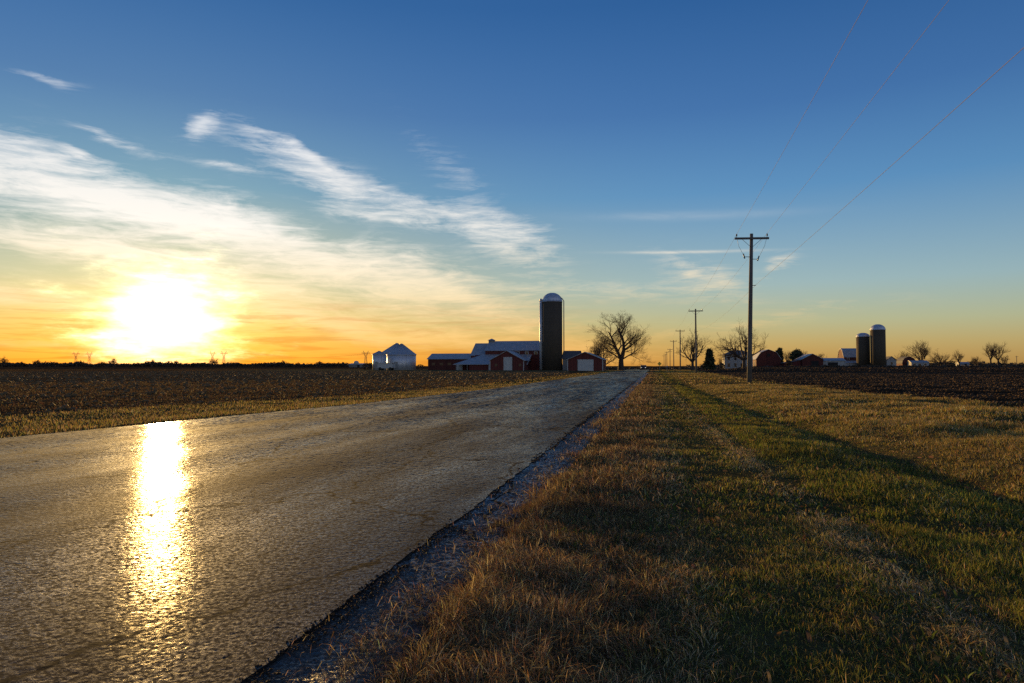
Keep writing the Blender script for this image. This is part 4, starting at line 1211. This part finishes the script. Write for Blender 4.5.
# ------------------------------------------------------------------ transmission pylons on the left horizon
M['lattice'] = simple('lattice_steel', (0.16, 0.16, 0.16), (0.10, 0.10, 0.10), 0.6, 0.1, 0.3)
def pylon(px, depth, h, rz, label):
    x, y = at(px, depth)
    r_ = empty('pylon', (x, y, gz(x, y)), label, 'pylon', 'transmission pylons on the left horizon', rz)
    T = 0.16
    m = MB()
    lv = [(0, 4.2), (h * 0.25, 3.1), (h * 0.45, 2.2), (h * 0.62, 1.5)]
    cs4 = [(-1, -1), (1, -1), (1, 1), (-1, 1)]
    for (z0, a), (z1, b) in zip(lv[:-1], lv[1:]):
        for i in range(4):
            s, e = cs4[i], cs4[(i + 1) % 4]
            m.tube([(s[0] * a, s[1] * a, z0), (s[0] * b, s[1] * b, z1)], T * 1.3, 4)
            m.tube([(s[0] * a, s[1] * a, z0), (e[0] * b, e[1] * b, z1)], T * 0.8, 4)
            m.tube([(e[0] * a, e[1] * a, z0), (s[0] * b, s[1] * b, z1)], T * 0.8, 4)
            m.tube([(s[0] * b, s[1] * b, z1), (e[0] * b, e[1] * b, z1)], T * 0.8, 4)
    m.build('mast', M['lattice'], r_)
    zt = h * 0.62
    c = MB()
    for sx in (-1, 1):      # the two horns that open upward
        for y_ in (-1.2, 1.2):
            c.tube([(sx * 1.5, y_, zt), (sx * 5.0, y_, h * 0.86)], T * 1.2, 4)
            c.tube([(sx * 0.2, y_, zt), (sx * 3.2, y_, h * 0.86)], T, 4)
            c.tube([(sx * 5.0, y_, h * 0.86), (sx * 6.6, y_ * 0.2, h)], T, 4)
            c.tube([(sx * 3.2, y_, h * 0.86), (sx * 6.6, y_ * 0.2, h)], T, 4)
            c.tube([(sx * 1.0, y_, zt + 1), (sx * 3.6, y_, h * 0.78)], T * 0.8, 4)
    c.build('horns', M['lattice'], r_)
    a = MB()
    for y_ in (-1.0, 1.0):
        a.tube([(-10.5, y_ * 0.2, h * 0.87), (10.5, y_ * 0.2, h * 0.87)], T * 1.2, 4)
        a.tube([(-10.5, y_ * 0.2, h * 0.87), (-5, y_, h * 0.82), (5, y_, h * 0.82), (10.5, y_ * 0.2, h * 0.87)], T, 4)
    for i in range(-8, 8, 2):
        a.tube([(i * 1.1, 0, h * 0.87), ((i + 1) * 1.1, 0, h * 0.825), ((i + 2) * 1.1, 0, h * 0.87)], T * 0.7, 4)
    a.build('crossarm', M['lattice'], r_)
    for sx in (-9.5, 0, 9.5):
        MB().tube([(sx, 0, h * 0.87), (sx, 0, h * 0.87 - 3.2)], 0.2, 6).build('insulator', M['porcelain'], r_)
    return r_
DP = 1750.0
pyl = [pylon(75.9, DP, 38, R(8), 'far pylon in the left pair, outermost of the four left of the sun glow centre'),
       pylon(89.5, DP + 30, 38, R(8), 'far pylon in the left pair, the one nearer the sun'),
       pylon(212.6, DP, 40, R(8), 'far pylon in the pair right of the sun, the one nearer the sun'),
       pylon(223.9, DP + 30, 40, R(8), 'far pylon in the pair right of the sun, farther from the sun'),
       pylon(365.8, DP - 100, 38, R(8), 'far lattice pylon rising just left of the grain bins')]
pyl[0]['label'] = 'far pylon left of the sun, leftmost of its pair'
pyl[1]['label'] = 'far pylon left of the sun, rightmost of its pair'
M['cable'] = simple('line_cable', (0.10, 0.10, 0.10), (0.07, 0.07, 0.07), 0.6, 0.1)
def cable(a, b, h, label, side=0.0):
    m = MB()
    pa = Vector(a.location) + Vector((side, 0, h)); pb = Vector(b.location) + Vector((side, 0, h))
    m.tube(sag_points(pa, pb, 9.0, 24), 0.14, 4)
    tag(m.build('transmission_cable', M['cable']), label, 'cable', 'transmission cables between the pylons')
cable(pyl[1], pyl[2], 30.0, 'sagging far cable strung between the two pylon pairs across the sun')
cable(pyl[3], pyl[4], 30.0, 'sagging far cable from the pylons right of the sun to the grain bins')

# ------------------------------------------------------------------ trees
def tubes_mesh(name, branches, mat, parent, sides_fn):
    """many tapering limbs gathered into one mesh; branches = list of (points, radii)"""
    V = []; L = []; ST = []; nv = 0; nl = 0
    for pts, rad in branches:
        pts = np.asarray(pts, float); rad = np.asarray(rad, float)
        n = len(pts); s = sides_fn(rad[0])
        d = np.gradient(pts, axis=0); d /= np.linalg.norm(d, axis=1, keepdims=True) + 1e-9
        ref = np.where(np.abs(d[:, 2:3]) < 0.9, np.array([[0, 0, 1.0]]), np.array([[1.0, 0, 0]]))
        u = np.cross(d, ref); u /= np.linalg.norm(u, axis=1, keepdims=True) + 1e-9
        w = np.cross(d, u)
        a = np.arange(s) * 2 * np.pi / s
        ring = pts[:, None] + (u[:, None] * np.cos(a)[None, :, None] + w[:, None] * np.sin(a)[None, :, None]) * rad[:, None, None]
        V.append(ring.reshape(-1, 3))
        i = np.arange(n - 1)[:, None] * s; k_ = np.arange(s)[None]; k2 = (k_ + 1) % s
        q_ = np.stack([i + k_, i + k2, i + s + k2, i + s + k_], -1).reshape(-1, 4) + nv
        L.append(q_.ravel()); ST.append(nl + np.arange(len(q_)) * 4)
        nv += n * s; nl += q_.size
    return raw_mesh(name, np.concatenate(V), np.concatenate(L), np.concatenate(ST), mat, parent=parent)

def grow(start, dirn, length, rad, level, maxl, out, rnd, kids=(4, 6), spread=(28, 62), up=0.12, wig=0.16, short=0.62):
    n = 6 if level < 2 else 4
    pts = [Vector(start)]; d = Vector(dirn).normalized()
    for i in range(n):
        d = (d + Vector((rnd.gauss(0, wig), rnd.gauss(0, wig), rnd.gauss(0, wig) + up))).normalized()
        pts.append(pts[-1] + d * (length / n))
    end = 0.35 if level < maxl else 0.4
    rads = [rad * (1 - (1 - end) * i / n) for i in range(n + 1)]
    out.append((level, [tuple(p) for p in pts], rads))
    if level >= maxl: return
    nk = rnd.randint(*kids)
    for j in range(nk):
        f = 0.28 + 0.72 * (j + rnd.random() * 0.6) / nk
        f = min(f, 1.0)
        i = min(int(f * n), n - 1); p = pts[i].lerp(pts[i + 1], f * n - i)
        ax = pts[i + 1] - pts[i]
        a = Vector((rnd.gauss(0, 1), rnd.gauss(0, 1), rnd.gauss(0, 1))); perp = ax.cross(a).normalized()
        ang = R(rnd.uniform(*spread)) * (0.55 if j == nk - 1 else 1)
        nd = ax.normalized() * math.cos(ang) + perp * math.sin(ang)
        grow(p, nd, length * rnd.uniform(short - 0.1, short + 0.14) * (1.05 - 0.3 * f), max(rads[i] * rnd.uniform(0.5, 0.66), 0.012), level + 1, maxl, out, rnd, kids, spread, up, wig, short)

def bare_tree(name, loc, h, seed, label, group=None, limbs=None, trunk_h=0.22, trunk_r=0.03, maxl=4, kids=(4, 6), spread=(28, 62), up=0.12, nlimb=5, open_=40, short=0.62, lean=(0, 0), tw=0.03, wig=0.13):
    rnd = random.Random(seed)
    r_ = empty(name, loc, label, 'tree', group)
    out = []
    th = h * trunk_h; tr = h * trunk_r
    pts = [(0, 0, -0.3), (lean[0] * 0.3, lean[1] * 0.3, th * 0.5), (lean[0], lean[1], th)]
    trunk = [(pts, [tr * 1.45, tr * 1.05, tr * 0.92])]
    if limbs is None:
        limbs = []
        for i in range(nlimb):
            a = 2 * math.pi * (i + rnd.random() * 0.6) / nlimb
            o = R(open_ * rnd.uniform(0.5, 1.15)) if i else R(6)
            limbs.append(((math.sin(o) * math.cos(a), math.sin(o) * math.sin(a), math.cos(o)), rnd.uniform(0.42, 0.52), rnd.uniform(0.55, 0.72)))
    for (d, ln, rr) in limbs:
        grow((lean[0], lean[1], th * 0.96), d, h * ln, tr * rr, 1, maxl, out, rnd, kids, spread, up, wig, short)
    big = [(p, q_) for l, p, q_ in out if l == 1]
    fine = [(p, [max(x, tw * (0.55 if i else 0.8)) for i, x in enumerate(q_)]) for l, p, q_ in out if l > 1]
    sf = lambda r: 9 if r > 0.12 else (5 if r > 0.05 else 3)
    tubes_mesh('trunk', trunk + big, M['bark'], r_, sf)
    tubes_mesh('crown', fine, M['twig'], r_, sf)
    return r_

def spot(px, depth):
    x, y = at(px, depth)
    return (x, y, gz(x, y))

# the big cottonwood beside the road: forked low, right limb leaning out over the road
bare_tree('cottonwood_tree', spot(621, 204), 18.2, 17, 'big bare forked tree standing by the road beyond the small red barn', limbs=[
    ((-0.16, 0.1, 1.0), 0.50, 0.72), ((0.42, -0.1, 1.0), 0.54, 0.78), ((-0.75, 0.3, 0.9), 0.34, 0.36), ((0.95, 0.15, 0.8), 0.32, 0.36), ((0.1, 0.7, 1.0), 0.40, 0.42), ((-0.1, -0.7, 1.0), 0.40, 0.42)],
    trunk_h=0.17, trunk_r=0.034, maxl=5, kids=(5, 6), up=0.05, short=0.62, spread=(26, 62), tw=0.018, wig=0.10).scale = (1.22, 1.1, 1.0)
bare_tree('bare_tree', spot(602, 196), 11.0, 12, 'lower bushy bare tree left of the big forked tree, behind the small barn', trunk_h=0.10, maxl=4, kids=(5, 6), nlimb=8, open_=62, up=0.03)
bare_tree('bare_tree', spot(573, 225), 6.8, 14, 'small bare tree showing over the dark shed behind the tall silo', trunk_h=0.2, maxl=3, kids=(6, 8), nlimb=6, open_=50)
bare_tree('bare_tree', spot(692.5, 176), 10.8, 21, 'bare roadside tree between the second and third utility poles', trunk_h=0.2, trunk_r=0.032, maxl=4, kids=(4, 6), nlimb=6, open_=42, up=0.06)
bare_tree('bare_tree', spot(744, 232), 18.0, 35, 'wide spreading bare tree in front of the white farmhouse', trunk_h=0.16, trunk_r=0.03, maxl=4, kids=(4, 6), nlimb=7, open_=62, up=0.05, spread=(30, 70))
bare_tree('bare_tree', spot(801, 275), 8.0, 41, 'dense bare tree behind the brown-red gabled barn', trunk_h=0.15, maxl=4, kids=(5, 6), nlimb=6, open_=40)
bare_tree('bare_tree', spot(820, 330), 7.6, 43, 'faint bare tree behind the low white open shed', trunk_h=0.2, maxl=3, kids=(6, 8), nlimb=5, open_=42)
bare_tree('bare_tree', spot(761, 330), 10.0, 44, 'bare tree showing between the farmhouse and the gambrel barn', trunk_h=0.2, maxl=3, kids=(6, 8), nlimb=6, open_=46)
bare_tree('bare_tree', spot(787, 345), 9.5, 46, 'faint bare tree right behind the gambrel barn evergreen', trunk_h=0.2, maxl=3, kids=(6, 8), nlimb=5, open_=44)
bare_tree('bare_tree', spot(922, 312), 13.6, 51, 'broad round bare tree behind the long low white shed', trunk_h=0.14, maxl=4, kids=(5, 6), nlimb=7, open_=52, up=0.08)
bare_tree('bare_tree', spot(903, 325), 9.8, 52, 'bare tree between the cottage and the round-roofed barn', trunk_h=0.16, maxl=3, kids=(7, 9), nlimb=6, open_=50)
bare_tree('bare_tree', spot(941, 315), 11.0, 53, 'fan-shaped bare tree right of the broad round one', trunk_h=0.1, maxl=3, kids=(7, 9), nlimb=8, open_=55, up=0.02)
bare_tree('bare_tree', spot(959, 318), 8.4, 54, 'small bare tree above the lone pale field shed', trunk_h=0.2, maxl=3, kids=(6, 8), nlimb=5, open_=40)
bare_tree('bare_tree', spot(976, 322), 6.0, 55, 'low bushy bare tree between the field shed and the slim trees', trunk_h=0.1, maxl=3, kids=(7, 9), nlimb=7, open_=55)
bare_tree('bare_tree', spot(990.5, 320), 12.0, 56, 'slim bare tree, left of the two together at the right field edge', trunk_h=0.26, maxl=3, kids=(6, 8), nlimb=5, open_=32)
bare_tree('bare_tree', spot(998, 324), 12.8, 57, 'slim bare tree, right of the two together at the right field edge', trunk_h=0.26, maxl=3, kids=(6, 8), nlimb=5, open_=34)
bare_tree('bare_tree', spot(1005, 322), 7, 58, 'low bare tree at the foot of the two slim trees, far right', trunk_h=0.15, maxl=3, kids=(6, 8), nlimb=5, open_=48)

def leafy(name, px, depth, h, w, label, seed, cone=False, n=2600, group=None, mat='needle', cat='tree', base=0.06):
    """evergreen or dense bush: sprays spread through the crown's volume"""
    rnd = np.random.default_rng(seed)
    x, y = at(px, depth)
    r_ = empty(name, (x, y, gz(x, y)), label, cat, group)
    tp = [((0, 0, -0.2), (0, 0, h * 0.5), (0, 0, h * 0.92)), (h * 0.03, h * 0.02, h * 0.006)]
    tubes_mesh('trunk', [tp], M['bark'], r_, lambda r: 7)
    t_ = rnd.random(n) ** 0.9
    prof = (1 - t_) ** 0.75 if cone else np.sqrt(np.maximum(1 - (2 * t_ - 0.85) ** 2 / 1.35, 0.02))
    a = rnd.random(n) * 6.28
    lob = 0.82 + 0.25 * np.sin(a * 3 + t_ * 9 + seed) * np.cos(t_ * 13 + a * 2)
    rr = w / 2 * prof * lob * np.sqrt(rnd.random(n)) ** 0.7
    c = np.stack([rr * np.cos(a), rr * np.sin(a), h * (base + (1 - base) * t_)], 1)
    s = h * 0.055 * (0.5 + rnd.random((n, 1, 1)))
    q_ = rnd.normal(size=(n, 3, 3)) * s * 0.8
    q_[:, 0] += np.stack([np.cos(a), np.sin(a), 0.3 + 0 * a], 1) * s[:, 0] * 1.2
    V = c[:, None] + q_
    raw_mesh('crown', V.reshape(-1, 3), np.arange(n * 3), np.arange(n) * 3, M[mat], smooth_=False, parent=r_)
    return r_
leafy('evergreen_tree', 709.5, 190, 5.4, 3.2, 'dark round-topped evergreen beside the second utility pole', 5, True, 3200)
leafy('evergreen_tree', 779.5, 292, 7.6, 3.4, 'dark evergreen rising behind the right edge of the gambrel barn', 6, True, 2200)
leafy('evergreen_tree', 797, 268, 6.6, 4.6, 'dark evergreen clump touching the gabled barn roof', 8, False, 2200)
leafy('shrub', 722, 226, 2.0, 1.8, 'small dark shrub just left of the white farmhouse', 9, False, 900, None, 'brush', 'shrub')
leafy('shrub', 788.5, 246, 2.6, 2.4, 'round shrub glowing in the low sun by the barn lean-to', 10, False, 900, None, 'brush', 'shrub')
leafy('shrub', 367, 196, 1.9, 3.2, 'low dark shrub left of the small grain bin', 15, False, 900, None, 'brush', 'shrub')
leafy('shrub', 420, 215, 1.6, 3.6, 'low shrub between the biggest grain bin and the red shed', 16, False, 900, None, 'brush', 'shrub')
bare_tree('sapling', spot(720.5, 238), 4.6, 61, 'thin bare sapling just left of the white farmhouse', trunk_h=0.25, maxl=3, kids=(4, 6), nlimb=4, open_=35)

# trees strung along the left horizon
labels_far = {2: 'largest far tree on the skyline, at the far left', 22: 'low far tree second from the far left', 37: 'low far tree left of the left pylon pair, third from the far left',
  56: 'small far tree just left of the left pylon pair', 82: 'far tree between the feet of the left pylon pair', 103: 'far tree just right of the left pylon pair', 114: 'bushy far tree right of the left pylons, below the sun glow',
  152: 'far tree directly under the sun', 170: 'far tree just right of the sun, left of two', 177: 'far tree just right of the sun, right of two', 214: 'far tree at the foot of the pylons right of the sun',
  233: 'low far tree right of the pylons beside the sun', 284: 'slender far tree midway between the sun and the grain bins', 298: 'small far tree right of the slender one, left of the grain bins', 320: 'wide far tree left of the grain bins', 338: 'low far tree close left of the domed building'}
for i, (px, lab) in enumerate(labels_far.items()):
    hp = {2: 7.5, 22: 4, 37: 5, 56: 3.6, 82: 4.6, 103: 4.2, 114: 6, 152: 6.5, 170: 4.6, 177: 4.8, 214: 6.5, 233: 3.6, 284: 5.0, 298: 3.4, 320: 5, 338: 3.4}[px]
    dd = 900 + 60 * (i % 4)
    bare_tree('far_tree', spot(px, dd), hp * mpp(dd) * 1.7, 100 + i, lab, 'trees along the left horizon', trunk_h=0.12, trunk_r=0.04, maxl=3, kids=(6, 8), nlimb=7, open_=60, up=0.02, tw=0.16)

# the far wood and hedges that read as one dark line
def wood(name, px0, px1, depth, hmin, hmax, n, seed, thick=40.0):
    rnd = np.random.default_rng(seed)
    p = px0 + (px1 - px0) * rnd.random(n); dd = depth + thick * rnd.random(n)
    xr = (p - 512) / F * dd
    X = -sy_ * dd + cy_ * xr; Y = cy_ * dd + sy_ * xr
    hh = hmin + (hmax - hmin) * hash_noise(p, p * 0 + seed, (px1 - px0) / 40.0 + 3) * rnd.random(n) ** 0.5
    Z = ground_z(X, Y) + rnd.random(n) * hh
    s = depth * 0.0012 * (0.5 + rnd.random((n, 1, 1)))
    V = np.stack([X, Y, Z], 1)[:, None] + rnd.normal(size=(n, 3, 3)) * s * np.array([1.2, 1.2, 0.8])
    o = raw_mesh(name, V.reshape(-1, 3), np.arange(n * 3), np.arange(n) * 3, M['brush'], smooth_=False)
    tag(o, kind='stuff')
wood('far_treeline', -120, 380, 1150, 2.0, 8.0, 40000, 5, 80)
wood('far_treeline', 500, 700, 420, 0.5, 2.9, 9000, 6, 40)
wood('hedgerow', 700, 1130, 420, 1.5, 4.2, 12000, 7, 40)
wood('hedgerow', 632, 735, 268, 1.0, 2.6, 5000, 8, 14)
wood('field_edge_weeds', 735, 1130, 238, 0.1, 0.5, 12000, 9, 6)
